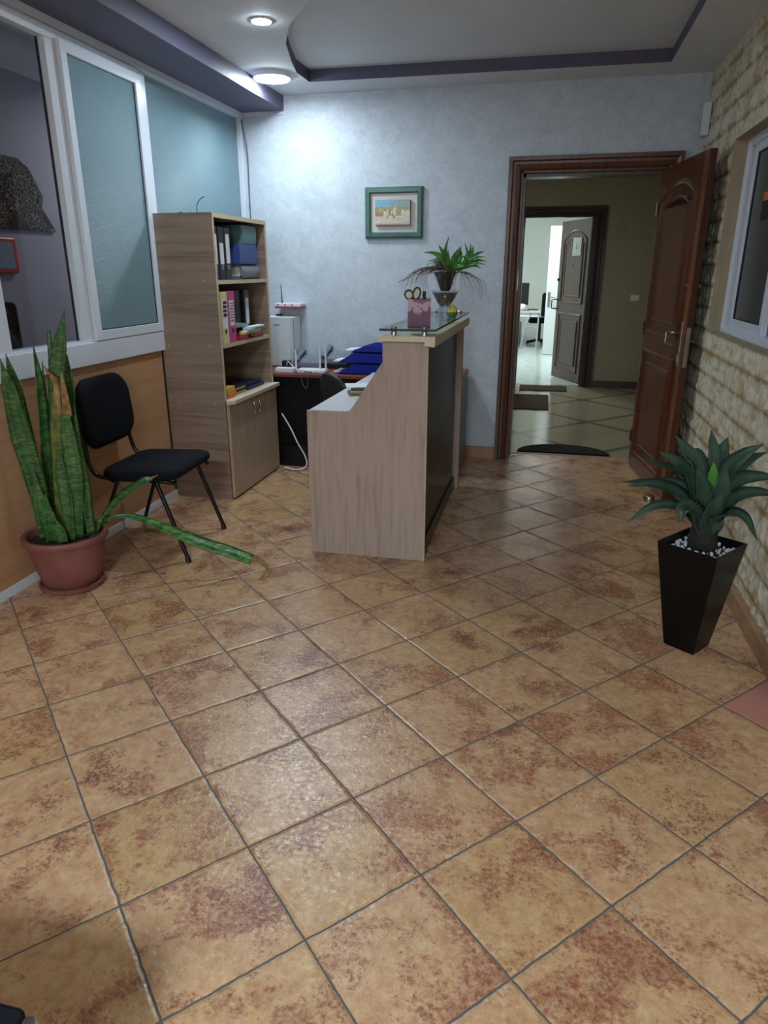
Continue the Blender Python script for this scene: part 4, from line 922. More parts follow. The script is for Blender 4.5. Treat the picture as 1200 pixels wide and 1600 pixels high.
for x_, y_ in ((-0.718, 3.36), (-0.57, 3.36), (-0.70, 4.06), (-0.57, 4.72), (-0.73, 4.72)):
    b = NB(); lathe(b, [(0, 1.1568), (0.0145, 1.1568), (0.0145, 1.196), (0.012, 1.199), (0, 1.199)], (x_, y_, 0), 20); obj('standoff', b, 'chrome', rd, smooth=True, auto=40)
GT = GZ + 0.0105
# things on the glass
ph = thing('pencil_holder', (-0.612, 3.45, GT), 'square purple glass pencil holder with frosted patches on the glass counter', 'pencil holder')
b = NB(); mxh = Matrix.Translation((-0.612, 3.45, GT)) @ Matrix.Rotation(math.radians(9), 4, 'Z')
for a in (((-.054, -.054), (.054, -.05)), ((-.054, .05), (.054, .054)), ((-.054, -.05), (-.05, .05)), ((.05, -.05), (.054, .05))): box(b, a[0][0], a[0][1], 0, a[1][0], a[1][1], 0.132, 0.001, mxh)
box(b, -.054, -.054, 0, .054, .054, 0.006, 0, mxh); obj('holder_body', b, 'purple_holder', ph)
sc = thing('scissors', (-0.62, 3.45, GT + 0.01), 'pair of scissors with black and gold loops standing in the purple holder', 'scissors')
b = NB()
def loop(u, v, ru, rv, tilt, y): 
    c = aty(u, v, y); out = []
    for k in range(20):
        a = 2 * PI * k / 20; x, z = ru * math.cos(a), rv * math.sin(a)
        out.append(c + Vector((x * math.cos(tilt) - z * math.sin(tilt), 0.0, x * math.sin(tilt) + z * math.cos(tilt))))
    return out
for u, v, ru, rv, ti in ((639, 460.5, .019, .021, 0.5), (651, 458.5, .017, .027, -0.2)):
    tube(b, loop(u, v, ru, rv, ti, 3.46), 0.0045, 8, closed=True)
obj('grip', b, 'black_plastic', sc, smooth=True)
b = NB()
for u, v, ru, rv, ti in ((639, 460.5, .0155, .0175, 0.5), (651, 458.5, .0135, .0235, -0.2)): tube(b, loop(u, v, ru, rv, ti, 3.459), 0.003, 6, closed=True)
obj('grip_lining', b, 'brass', sc, smooth=True, label='gold lining of the loops')
b = NB(); c0 = aty(645, 467, 3.46); tube(b, [c0 + Vector((-.012, 0, .0)), c0 + Vector((0, 0, -.03)), c0 + Vector((0.01, 0, -.1))], [0.005, 0.005, 0.002], 6); tube(b, [c0 + Vector((.012, .004, .0)), c0 + Vector((0, .004, -.03)), c0 + Vector((-0.012, .004, -.1))], [0.005, 0.005, 0.002], 6); obj('blade', b, 'steel', sc)
b = NB(); c0 = aty(663, 455, 3.46); tube(b, [c0 + Vector((0, 0, -.11)), c0 + Vector((0, 0, -.012)), c0], [0.0085, 0.0085, 0.006], 10); tag(obj('marker_pen', b, 'black_plastic', loc=(c0.x, c0.y, GT + 0.01), smooth=True, auto=40), 'black marker pen standing in the purple holder', 'pen')
VX, VY = -0.603, 4.25
def vz(v): return aty(696, v, VY).z
vp = thing('vase_plant', (VX, VY, GT), 'green leafy plant with drooping dead strands in a clear cone vase on the counter', 'potted plant')
zr, zb_, zs_ = vz(454), vz(482), vz(425)
b = NB(); lathe(b, [(0, GT), (0.05, GT), (0.052, GT + 0.006), (0.05, GT + 0.012), (0.046, zb_), (0.03, zb_ + 0.005), (0.045, zb_ + 0.03), (0.083, zr), (0.080, zr), (0.043, zb_ + 0.032), (0.025, zb_ + 0.008), (0, zb_ + 0.006)], (VX, VY, 0), 40); obj('vase', b, 'vase_glass', vp, smooth=True, label='clear cone-shaped glass vase')
b = NB(); lathe(b, [(0, zb_ + 0.008), (0.024, zb_ + 0.012), (0.042, zb_ + 0.034), (0.073, zr - 0.012), (0, zr - 0.012)], (VX, VY, 0), 40); obj('brown_water', b, 'brown_water', vp, smooth=True)
b = NB(); lathe(b, [(0, zr - 0.004), (0.024, zr - 0.002), (0.03, zr + 0.01), (0.05, zs_ - 0.03), (0.066, zs_ - 0.002), (0.04, zs_ + 0.004), (0, zs_ + 0.008)], (VX, VY, 0), 32); obj('root_ball', b, 'trunk_dark', vp, smooth=True)
b = NB(); lathe(b, [(0.03, zr + 0.002), (0.075, zs_ - 0.01), (0.098, zs_ + 0.004), (0.095, zs_ + 0.004), (0.072, zs_ - 0.01), (0.028, zr + 0.004)], (VX, VY, 0), 32); obj('neck', b, 'vase_glass', vp, smooth=True)
b = NB()
def vl(pts, ws, dy0, dy1, fc=(0.2, -0.8, 0.4), cup=0.25): leaf(b, [aty(620 + u / 8, 360 + v / 8, VY + dy0 + (dy1 - dy0) * k / (len(pts) - 1)) for k, (u, v) in enumerate(pts)], ws, fc, cup, 0.002, 6)
A0 = (640, 520)
for pts, dy in (([A0, (600, 300), (650, 75)], 0.02), ([A0, (575, 290), (520, 180)], -0.03), ([A0, (500, 310), (335, 272)], -0.02), ([A0, (570, 380), (520, 300), (440, 280)], 0.05), ([A0, (720, 330), (800, 200)], -0.04), ([(660, 530), (760, 380), (850, 320)], 0.03), ([(640, 500), (610, 350), (570, 230)], -0.07), ([(650, 500), (640, 380), (640, 240)], -0.06), ([(640, 520), (600, 440), (500, 370), (385, 385)], 0.03), ([(650, 520), (700, 430), (770, 330), (805, 195)], 0.05)):
    vl(pts, [.013, .024, .021, .002] if len(pts) > 3 else [.013, .027, .002], 0, dy)
A1 = (760, 510)
for pts, dy in (([A1, (880, 330), (850, 155)], 0.0), ([A1, (900, 340), (925, 165)], 0.04), ([A1, (920, 340), (960, 180)], -0.03), ([A1, (900, 380), (1000, 300), (1105, 258)], 0.03), ([A1, (900, 400), (1000, 345), (1112, 330)], -0.04), ([A1, (900, 420), (1000, 380), (1115, 380)], 0.05), ([A1, (880, 440), (1000, 415), (1110, 428)], -0.05), ([A1, (870, 460), (960, 440), (1050, 468)], 0.02), ([A1, (800, 460), (850, 400), (840, 300)], -0.06), ([A1, (780, 420), (800, 300), (790, 220)], 0.06), ([A1, (830, 470), (900, 430), (980, 330)], -0.07), ([(720, 520), (760, 460), (850, 440), (900, 470)], -0.05), ([(700, 530), (720, 470), (740, 400), (760, 340)], -0.05)):
    vl(pts, [.012, .022, .019, .002] if len(pts) > 3 else [.012, .025, .002], 0, dy)
obj('foliage', b, 'dracaena_leaf', vp, smooth=True)
b = NB(); rr = random.Random(21)
def strand(pts, dy, r=0.0016):
    P = spline([aty(620 + u / 8, 360 + v / 8, VY + dy * min(1, k / (len(pts) - 1) + 0.0)) for k, (u, v) in enumerate(pts)], 6); tube(b, P, [r * (1.25 - 0.9 * i / (len(P) - 1)) for i in range(len(P))], 5)
for k in range(26):
    e = 20 + k * 16; yend = 640 + (k % 5) * 45 + (150 if k > 16 else 0) + k * 3
    strand([(560, 500), (470 + rr.uniform(-40, 60), 470 + rr.uniform(-25, 25)), ((e + 420) / 2, 500 + rr.uniform(-10, 40)), ((e * 2 + 300) / 3, 590 + rr.uniform(-20, 40)), (e, min(yend, 860))], rr.uniform(-0.13, 0.08))
strand([(560, 500), (400, 480), (220, 560), (60, 630), (-20, 670)], -0.08); strand([(560, 490), (420, 460), (260, 510), (120, 610), (0, 650)], -0.03, 0.002)
for k in range(17):
    e = 800 + k * 20; strand([(700, 545), (790, 520), ((e + 760) / 2 + 20, 545 + rr.uniform(-15, 25)), (e - 25 + 12, 680 + rr.uniform(-40, 40)), (e, 790 + rr.uniform(-70, 190) * (0.4 + 0.6 * k / 17))], rr.uniform(-0.13, 0.08))
for k in range(16):
    u0 = 520 + k * 14; strand([(580 + k * 4, 480), (u0, 500), (u0 + rr.uniform(-8, 8), 620), (u0 + rr.uniform(-10, 10), 740 + rr.uniform(0, 140))], rr.uniform(-0.12, -0.06))
for k in range(18):
    strand([(600 + rr.uniform(-20, 20), 500), (540 + rr.uniform(-60, 80), 400 + rr.uniform(-20, 40)), (440 + rr.uniform(-60, 120), 440 + rr.uniform(-40, 40)), (400 + rr.uniform(-80, 120), 520 + rr.uniform(-20, 40))], rr.uniform(-0.1, 0.04), 0.0018)
obj('dead_strands', b, 'dead_strand', vp, smooth=True, label='thin brown dead strands hanging down')
gx_, gy_ = -0.572, 4.05
b = NB(); lathe(b, [(0, 0), (0.031, 0), (0.034, 0.075), (0.0325, 0.075), (0.0295, 0.005), (0, 0.005)], (gx_, gy_, GT), 28); tag(obj('glass', b, 'cup_glass', loc=(gx_, gy_, GT), smooth=True, auto=40), 'small clear drinking glass in front of the vase', 'glass')
fx, fy = aty(707, 480, 4.22).x, 4.22
fl = thing('flower_ornament', (fx, fy, GT), 'small yellow flower-shaped ornament with a green base beside the glass', 'ornament')
b = NB(); lathe(b, [(0, 0), (0.02, 0), (0.03, 0.012), (0.033, 0.026), (0.028, 0.034), (0, 0.034)], (fx, fy, GT), 18); obj('green_base', b, 'dracaena_leaf', fl, smooth=True)
b = NB()
for ring, (n_, rr_, zz_, sz) in enumerate(((9, 0.024, 0.036, 0.016), (7, 0.016, 0.05, 0.015), (4, 0.007, 0.06, 0.012))):
    for k in range(n_):
        a = 2 * PI * k / n_ + ring * 0.4; g = bmesh.ops.create_icosphere(b, subdivisions=1, radius=sz)['verts']
        bmesh.ops.transform(b, matrix=Matrix.Translation((fx + rr_ * math.cos(a), fy + rr_ * math.sin(a), GT + zz_)) @ Matrix.Rotation(a, 4, 'Z') @ Matrix.Scale(0.55, 4, (1, 0, 0)), verts=g)
obj('petals', b, 'petal_yellow', fl, smooth=True)
# papers on the work surface
for k, (x_, y_, w_, d_, h_, m_, a_, lb) in enumerate(((-1.02, 3.90, .15, .13, .014, 'olive', 0.3, 'olive notepad at the bottom of the pile on the desk worktop'), (-1.01, 3.90, .15, .13, .012, 'beige', 0.2, 'tan notebook above the olive notepad on the desk worktop'), (-1.0, 3.91, .15, .13, .01, 'black_plastic', 0.1, 'black notebook under the loose papers on the desk worktop'), (-1.03, 3.96, .2, .15, .004, 'paper', 0.35, 'loose white papers on top of the notebooks on the desk worktop'))):
    zq = 0.7765 + [0, 0.0145, 0.027, 0.0375][k]
    b = NB(); box(b, -w_ / 2, -d_ / 2, 0, w_ / 2, d_ / 2, h_, 0.001, Matrix.Translation((x_, y_, zq)) @ Matrix.Rotation(a_, 4, 'Z')); tag(obj('notepad' if k < 3 else 'papers', b, m_, loc=(x_, y_, zq)), lb, 'notepad' if k < 3 else 'papers', 'papers on the reception worktop')
# swivel chair between the desks
oc = thing('swivel_chair', (-1.235, 4.52, 0), 'dark grey swivel chair with a rounded shell back behind the reception desk', 'chair')
b = NB(); P = [(u, z) for u, z in rrect(0, 0.64, 0.31, 0.36, 0.13)]
mo = Matrix.Translation((-1.235, 4.52, 0)) @ Matrix.Rotation(math.radians(-38), 4, 'Z')
cushion(b, P, 0.035, lambda a, q, h: mo @ Vector((a, -0.17 + h + a * a * 1.4 - (q - 0.62) * 0.2, q))); obj('backrest', b, 'dark_leather', oc, smooth=True)
b = NB(); cushion(b, rrect(0, 0, 0.36, 0.33, 0.1), 0.06, lambda a, q, h: mo @ Vector((a, q + 0.0, 0.44 + h))); obj('seat', b, 'dark_leather', oc, smooth=True)
b = NB(); tube(b, [mo @ Vector((0, 0.02, 0.08)), mo @ Vector((0, 0.02, 0.42))], 0.025, 10); tube(b, [mo @ Vector((0, 0.02, 0.4)), mo @ Vector((0, -0.18, 0.41)), mo @ Vector((0, -0.21, 0.55))], 0.012, 8); obj('gas_column', b, 'black_metal', oc)
for k in range(5):
    a = 2 * PI * k / 5 + 0.3; b = NB(); tube(b, [mo @ Vector((0, 0.02, 0.09)), mo @ Vector((0.19 * math.cos(a), 0.02 + 0.19 * math.sin(a), 0.062))], [0.02, 0.012], 8); fo = obj('foot', b, 'black_plastic', oc)
    b = NB(); g = bmesh.ops.create_uvsphere(b, u_segments=12, v_segments=8, radius=0.026)['verts']; bmesh.ops.transform(b, matrix=Matrix.Translation(mo @ Vector((0.19 * math.cos(a), 0.02 + 0.19 * math.sin(a), 0.027))), verts=g); obj('caster', b, 'black_plastic', fo, smooth=True)

# ------------------------------------------------------------------ black desk along the back wall
BZ, BY0, BX0, BX1 = 0.715, 4.99, -2.30, -0.585
bd = thing('back_desk', (-1.25, 5.3, 0), 'long black desk with a reddish-brown top along the back wall', 'desk')
b = NB(); box(b, BX0, BY0 - 0.01, BZ - 0.022, BX1, YB - 0.02, BZ, 0.002); obj('desktop', b, 'desk_red' if 'desk_red' in M else wood('desk_red', S(132, 72, 60), S(104, 54, 46), 0, 0.4), bd)
b = NB(); box(b, BX0 + 0.03, BY0 + 0.03, 0.17, BX1 - 0.03, BY0 + 0.048, BZ - 0.022); obj('modesty_panel', b, 'black_desk', bd)
b = NB(); box(b, BX0 + 0.02, BY0 + 0.005, 0.0, BX1 - 0.02, BY0 + 0.03, 0.165, 0.002); obj('plinth', b, 'black_panel', bd)
for x_ in (BX0 + 0.005, BX1 - 0.03):
    b = NB(); box(b, x_, BY0 + 0.0, 0, x_ + 0.025, YB - 0.03, BZ - 0.022); obj('side_panel', b, 'grey_plastic' if x_ > -1 else 'black_desk', bd)
fr = thing('white_appliance', (-2.08, 5.45, BZ), 'white upright appliance cabinet standing on the black desk under the wall router', 'appliance')
b = NB(); box(b, -2.24, 5.345, BZ + 0.001, -1.965, 5.565, 1.10, 0.006); obj('body', b, 'white_plastic', fr)
b = NB(); box(b, -2.24, 5.325, BZ + 0.012, -1.968, 5.344, 1.103, 0.005); dr = obj('front_door', b, 'white_gloss', fr)
b = NB(); box(b, -2.105, 5.3225, 1.045, -2.05, 5.3255, 1.052); obj('maker_mark', b, 'light_grey_plastic', dr, label='small grey maker mark')
b = NB(); box(b, -1.9655, 5.38, BZ + 0.03, -1.962, 5.40, 1.09); obj('edge_strip', b, 'light_grey_plastic', fr)
# wall router
wr = thing('wall_router', (-2.02, 5.5, 1.19), 'white router with a red underside and black antenna on the back wall', 'router')
z_ = aty(440, 480, 5.45).z
b = NB(); box(b, -2.13, 5.44, z_ + 0.004, -1.915, 5.575, z_ + 0.032, 0.006); obj('case', b, 'white_plastic', wr)
b = NB(); box(b, -2.13, 5.435, z_ - 0.008, -1.925, 5.57, z_ + 0.004, 0.003); obj('red_base', b, 'red_plastic', wr)
for x_ in (-2.105, -2.045, -1.985):
    b = NB(); tube(b, [(x_, 5.441, z_ + 0.018), (x_, 5.438, z_ + 0.018)], 0.006, 10); obj('port', b, 'black_plastic', wr)
b = NB(); tube(b, [(-2.08, 5.47, z_ + 0.03), (-2.08, 5.47, z_ + 0.045), (-2.085, 5.47, z_ + 0.17)], [0.012, 0.005, 0.003], 8); obj('antenna', b, 'black_plastic', wr)
b = NB(); box(b, -2.17, 5.54, z_ - 0.12, -2.12, 5.58, z_ - 0.06, 0.004); tag(obj('wall_plug', b, 'cable_black', loc=(-2.145, 5.56, z_ - 0.09)), 'dark plug on the wall above the white appliance', 'plug')
# telephones
def phone(x, y, z, a, m, label, keys='light_grey_plastic'):
    t = thing('telephone', (x, y, z), label, 'telephone', 'desk telephones')
    mt = Matrix.Translation((x, y, z)) @ Matrix.Rotation(a, 4, 'Z')
    b = NB(); vs = box(b, -0.11, -0.09, 0, 0.11, 0.09, 0.045, 0.008); 
    for v in b.verts:
        if v.co.z > 0.02: v.co.z += (v.co.y + 0.09) * 0.22
    bmesh.ops.transform(b, matrix=mt, verts=b.verts); obj('base', b, m, t)
    b = NB(); P = spline([(-0.075, -0.095, 0.05), (-0.075, -0.07, 0.075), (-0.075, 0.0, 0.092), (-0.075, 0.07, 0.112), (-0.075, 0.095, 0.10)], 5); tube(b, [mt @ Vector(p) for p in P], [0.024 if (i < 6 or i > 14) else 0.017 for i in range(len(P))], 10); obj('handset', b, m, t, smooth=True)
    b = NB()
    for i in range(3):
        for j in range(4):
            yy = -0.06 + 0.032 * j; zz_ = 0.045 + (yy + 0.09) * 0.22; box(b, -0.025 + 0.036 * i, yy - 0.009, zz_ - 0.002, -0.001 + 0.036 * i, yy + 0.009, zz_ + 0.006, 0.001, mt)
    obj('keypad', b, keys, t)
    return t
phone(-1.852, 5.42, BZ + 0.001, 0.0, 'grey_plastic', 'grey telephone with handset in front of the white appliance')
b = NB(); box(b, -1.735, 5.325, BZ + 0.001, -1.515, 5.53, BZ + 0.035, 0.004); tag(obj('answering_machine', b, 'black_plastic', loc=(-1.62, 5.42, BZ + 0.001)), 'flat black box under the telephone beside the blue trays', 'box')
phone(-1.625, 5.425, BZ + 0.036, 0.0, 'grey_plastic', 'grey telephone standing on a flat black box beside the blue trays')
b = NB(); box(b, -1.49, 5.42, BZ + 0.001, -1.30, 5.54, BZ + 0.15, 0.006); tag(obj('black_case', b, 'black_plastic', loc=(-1.4, 5.48, BZ + 0.001)), 'black case standing behind the blue letter trays', 'box')
rt = thing('router', (-1.72, 5.06, BZ), 'flat white router with three white antennas on the black desk', 'router')
b = NB(); box(b, -1.82, 5.03, BZ + 0.001, -1.60, 5.13, BZ + 0.032, 0.008); obj('case', b, 'white_plastic', rt)
for x_, h_ in ((-1.835, 0.17), (-1.645, 0.21), (-1.60, 0.215)):
    b = NB(); tube(b, [(x_, 5.06, BZ + 0.015), (x_, 5.058, BZ + 0.03), (x_ - 0.002 if x_ < -1.7 else x_ + 0.0, 5.06, BZ + h_)], [0.008, 0.008, 0.0065], 8); obj('antenna', b, 'white_plastic', rt)
b = NB()
for x_ in (-1.76, -1.74, -1.72, -1.68): box(b, x_, 5.027, BZ + 0.01, x_ + 0.012, 5.031, BZ + 0.02)
obj('port', b, 'black_plastic', rt)
b = NB(); box(b, -2.0 + 0.0, 5.04, BZ + 0.001, -1.85, 5.11, BZ + 0.035, 0.005); tag(obj('power_strip', b, 'white_plastic', loc=(-1.89, 5.07, BZ)), 'white power strip at the left end of the black desk', 'power strip')
b = NB(); box(b, -1.985, 5.15, BZ + 0.001, -1.925, 5.21, BZ + 0.075, 0.006); tag(obj('power_adapter', b, 'black_plastic', loc=(-1.955, 5.18, BZ)), 'black power adapter behind the white power strip', 'adapter')
def cable(pts, r, m, label, nm='cable'):
    P = spline(pts, 6); b = NB(); tube(b, P, r, 6); tag(obj(nm, b, m, loc=pts[0]), label, 'cable')
cable([(-1.925, 5.1, BZ + 0.05), (-1.9, 5.06, BZ + 0.085), (-1.86, 5.03, BZ + 0.06), (-1.80, 5.012, BZ + 0.03), (-1.68, 5.012, BZ + 0.02), (-1.64, 5.02, BZ + 0.014)], 0.0035, 'cable_white', 'white cable looping from the power strip to the router')
cable([(-1.79, 5.02, BZ + 0.012), (-1.77, 4.975, BZ - 0.01), (-1.755, 4.97, BZ - 0.07), (-1.73, 4.968, BZ - 0.10), (-1.715, 4.972, BZ - 0.06), (-1.72, 4.975, BZ - 0.005), (-1.70, 5.02, BZ + 0.01)], 0.003, 'cable_grey', 'grey cable loop hanging over the front edge of black desk')
cable([(-1.93, 4.96, 0.42), (-1.86, 4.95, 0.31), (-1.80, 4.93, 0.2), (-1.74, 4.92, 0.10), (-1.73, 4.90, 0.03), (-1.80, 4.87, 0.006), (-1.90, 4.88, 0.02)], 0.006, 'cable_white', 'white cable bending down to the floor by the cupboard end')
cable([(-1.92, 4.975, 0.40), (-1.80, 4.97, 0.2), (-1.66, 4.96, 0.11), (-1.5, 4.94, 0.004)], 0.003, 'cable_black', 'thin black cable slanting behind the white floor cable')
cable([(-1.82, 4.86, 0.005), (-1.74, 4.80, 0.004), (-1.64, 4.72, 0.004), (-1.58, 4.62, 0.004)], 0.003, 'cable_grey', 'thin grey cable lying on the tiles behind the desk')
# blue trays
for k, (dx, z0, lb) in enumerate(((0.0, BZ + 0.003, 'lowest blue letter tray on the black desk'), (0.004, BZ + 0.083, 'middle blue letter tray with papers sticking out'), (0.11, BZ + 0.163, 'topmost blue letter tray, set back to the right'))):
    t = thing('letter_tray', (-1.31 + dx, 5.2, z0), lb, 'tray', 'blue letter trays stacked on the black desk')
    xa, xb, ya, yb = -1.51 + dx, -1.17 + dx, 5.06, 5.31; h = 0.072 if k < 2 else 0.05
    for nm, yy in (('side_wall', ya), ('side_wall', yb - 0.004)):
        b = NB(); prism(b, [(xa, z0), (xb, z0), (xb, z0 + h), (xa + 0.12, z0 + h), (xa + 0.02, z0 + 0.018)], yy, yy + 0.004, 'y'); obj(nm, b, 'blue_plastic', t)
    b = NB(); box(b, xa, ya, z0, xb, yb, z0 + 0.004); box(b, xb - 0.004, ya, z0, xb, yb, z0 + h); obj('tray_base', b, 'blue_plastic', t)
for k, (xa, z0, lb) in enumerate(((-1.55, BZ + 0.008, 'white sheets in the lowest blue tray'), (-1.55, BZ + 0.088, 'white sheets sticking out of the middle blue tray'), (-1.46, BZ + 0.168, 'white sheets in the topmost blue tray'))):
    b = NB(); box(b, xa, 5.09, z0, xa + 0.30, 5.28, z0 + 0.008); tag(obj('papers', b, 'paper', loc=(xa + 0.15, 5.18, z0)), lb, 'papers', 'papers in the blue letter trays')

# ------------------------------------------------------------------ picture
pf = thing('picture_frame', (-1.19, YB - 0.02, 1.68), 'small painting of pale buildings in a wide green frame on the back wall', 'picture')
fx0, fx1, fz0, fz1 = -1.415, -0.972, 1.678, 2.035
def ring_frame(b, x0, x1, z0, z1, prof, y):
    rings = []
    for ins, h in prof: rings.append([b.verts.new(p) for p in ((x0 + ins, y - h, z0 + ins), (x1 - ins, y - h, z0 + ins), (x1 - ins, y - h, z1 - ins), (x0 + ins, y - h, z1 - ins))])
    for A, B in zip(rings, rings[1:]):
        for k in range(4): b.faces.new((A[k], A[(k + 1) % 4], B[(k + 1) % 4], B[k]))
b = NB(); ring_frame(b, fx0, fx1, fz0, fz1, [(0, 0.001), (0, 0.022), (0.012, 0.032), (0.036, 0.034), (0.044, 0.018), (0.044, 0.002)], YB); obj('frame', b, 'frame_green', pf)
b = NB(); box(b, fx0 + 0.04, YB - 0.012, fz0 + 0.04, fx1 - 0.04, YB - 0.002, fz1 - 0.04); obj('passepartout', b, 'passepartout', pf)
px0, px1, pz0, pz1 = fx0 + 0.082, fx1 - 0.094, fz0 + 0.094, fz1 - 0.09
b = NB(); box(b, px0, YB - 0.036, pz0, px1, YB - 0.012, pz1); cv = obj('canvas', b, 'trunk_dark', pf)
NXp, NZp = 64, 46; b = NB(); cl = b.verts.layers.float_color.new('Col'); g = {}
def paint(u, v):
    n = noise.noise(Vector((u * 9, v * 9, 1))); n2 = noise.noise(Vector((u * 30, v * 22, 5))); n3 = noise.noise(Vector((u * 5, v * 25, 9)))
    if v > 0.72 + 0.03 * n: c = Vector((130, 178, 205)) if (u < 0.5 + 0.2 * n) else Vector((150, 168, 165)); c += Vector((30, 20, 10)) * n2
    elif v > 0.5: c = Vector((164, 158, 118)) + Vector((40, 30, 30)) * n2 + Vector((20, 30, 0)) * n
    elif v > 0.33 and u < 0.25: c = Vector((168, 128, 118)) + Vector((30, 30, 20)) * n2
    else: c = Vector((206, 192, 176)) + Vector((22, 20, 24)) * n3 + Vector((14, 12, 12)) * n2
    for (a0, a1, h0, h1, cc) in ((0.24, 0.33, 0.36, 0.56, (208, 198, 186)), (0.33, 0.40, 0.36, 0.64, (206, 188, 120)), (0.40, 0.45, 0.36, 0.6, (150, 120, 96)), (0.45, 0.54, 0.36, 0.55, (214, 196, 180)), (0.53, 0.60, 0.36, 0.70, (206, 196, 178)), (0.60, 0.75, 0.36, 0.58, (178, 146, 124)), (0.76, 0.83, 0.42, 0.6, (214, 206, 196)), (0.89, 0.98, 0.42, 0.58, (212, 206, 198))):
        if a0 < u < a1 and h0 < v < h1: c = Vector(cc) + Vector((16, 16, 16)) * n2
    if 0.475 < u < 0.515 and 0.36 < v < 0.46: c = Vector((60, 44, 60))
    if 0.355 < u < 0.375 and 0.28 < v < 0.38: c = Vector((50, 46, 54))
    if 0.525 < u < 0.55 and 0.25 < v < 0.37: c = Vector((66, 56, 66))
    if v < 0.06: c = Vector((196, 160, 136))
    return S(*[max(0, min(255, q)) for q in c])
for i in range(NXp + 1):
    for j in range(NZp + 1):
        v = b.verts.new((px0 + (px1 - px0) * i / NXp, YB - 0.0365, pz0 + (pz1 - pz0) * j / NZp)); v[cl] = paint(i / NXp, j / NZp); g[i, j] = v
for i in range(NXp):
    for j in range(NZp): b.faces.new((g[i, j], g[i + 1, j], g[i + 1, j + 1], g[i, j + 1]))
obj('painted_scene', b, 'painted', cv, label='painted town scene under a blue sky')
# alarm sensor
b = NB(); box(b, 0.882, 5.44, 2.28, 0.925, 5.50, 2.475, 0.004); tag(obj('alarm_sensor', b, 'white_plastic', loc=(0.905, 5.47, 2.28)), 'slim white sensor box high on the stone wall above the open door', 'sensor')

# ------------------------------------------------------------------ agave planter
AX, AY, AZ = 0.648, 2.745, 0.45
ag = thing('agave_planter', (AX, AY, 0), 'spiky artificial agave in a tall tapered black square planter by the stone wall', 'potted plant')
ang = math.radians(-37.6); ma = Matrix.Translation((AX, AY, 0)) @ Matrix.Rotation(ang, 4, 'Z')
b = NB()
def sq(h, z): return [b.verts.new(ma @ Vector((sx * h, sy * h, z))) for sx, sy in ((-1, -1), (1, -1), (1, 1), (-1, 1))]
R = [sq(0.063, 0.0), sq(0.12, AZ), sq(0.113, AZ + 0.0), sq(0.108, 0.42)]
for A, B in zip(R, R[1:]):
    for k in range(4): b.faces.new((A[k], A[(k + 1) % 4], B[(k + 1) % 4], B[k]))
b.faces.new(R[0][::-1]); b.faces.new(R[-1]); obj('planter', b, 'planter_black', ag)
b = NB(); rr = random.Random(9)
for (u, z) in ((0.02, 0.36), (0.05, 0.30), (-0.01, 0.33), (-0.04, 0.3)): pass
sc_pts = [(0.121, -0.02, 0.405), (0.115, 0.03, 0.365), (0.11, -0.045, 0.335), (0.12, 0.005, 0.39)]
gm = [v for v in ()]
for k in range(110):
    x_, y_ = rr.uniform(-0.098, 0.098), rr.uniform(-0.098, 0.098); g = bmesh.ops.create_icosphere(b, subdivisions=1, radius=rr.uniform(0.006, 0.0105))['verts']
    bmesh.ops.transform(b, matrix=ma @ Matrix.Translation((x_, y_, 0.422 + rr.uniform(0, 0.006))) @ Matrix.Rotation(rr.random() * 6, 4, 'Z') @ Matrix.Scale(0.65, 4, (1, 0, 0)), verts=g)
pb = obj('pebbles', b, 'pebble_white', ag); pb['kind'] = 'stuff'
b = NB(); 
for (x_, y_, z) in ((0.0945, 0.02, 0.36), (0.0885, -0.02, 0.315), (0.092, 0.035, 0.335)):
    pass
b.free()
b = NB(); lathe(b, [(0, 0.42), (0.05, 0.42), (0.056, 0.45), (0.05, 0.5), (0.035, 0.55), (0, 0.57)], (AX, AY, 0), 16); obj('trunk', b, 'trunk_dark', ag, smooth=True)
b = NB()
def agl(pts, dys, w, up=(0, -0.3, 1), z0=0.485):
    root = Vector((AX, AY, z0)); P = [aty(960 + u / 3.81, 640 + v / 3.81, AY + d) for (u, v), d in zip(pts, dys)]
    d0 = (P[0] - root); root = root + Vector((d0.x * 0.15, d0.y * 0.15, 0))
    ax = (P[-1] - root); fc = Vector(up)
    leaf(b, [root] + P, [w * 0.75, w * 1.0, w, w * 0.62, 0.003], fc, 0.28, 0.004, 7)
agl([(490, 350), (430, 260), (365, 155)], (-0.02, -0.03, -0.04), 0.075, (0.3, -0.9, 0.5))
agl([(590, 300), (582, 200), (577, 122)], (0.0, 0.0, 0.0), 0.045, (0, -1, 0.1))
agl([(615, 320), (645, 240), (677, 165)], (0.03, 0.05, 0.07), 0.06, (-0.2, -0.9, 0.4))
agl([(660, 400), (770, 280), (890, 205)], (0.0, -0.02, -0.03), 0.07, (-0.5, -0.7, 0.6))
agl([(690, 420), (800, 310), (912, 252)], (0.06, 0.12, 0.16), 0.065, (-0.4, -0.6, 0.8))
agl([(720, 470), (840, 415), (1000, 410)], (-0.02, -0.04, -0.05), 0.08, (-0.2, -0.5, 1))
agl([(700, 560), (830, 505), (1000, 512)], (-0.06, -0.10, -0.13), 0.07, (-0.2, -0.6, 1))
agl([(640, 640), (760, 640), (852, 778)], (-0.08, -0.13, -0.16), 0.062, (0.3, -0.6, 1))
agl([(470, 610), (410, 590), (388, 668)], (-0.10, -0.16, -0.18), 0.075, (-0.2, -0.9, 0.7), 0.50)
agl([(400, 600), (240, 585), (75, 672)], (0.02, 0.02, 0.0), 0.062, (0.2, -0.4, 1))
agl([(410, 540), (250, 455), (80, 455)], (-0.05, -0.09, -0.11), 0.068, (0.2, -0.6, 1))
agl([(420, 480), (250, 440), (38, 430)], (0.03, 0.06, 0.08), 0.055, (0.2, -0.5, 1))
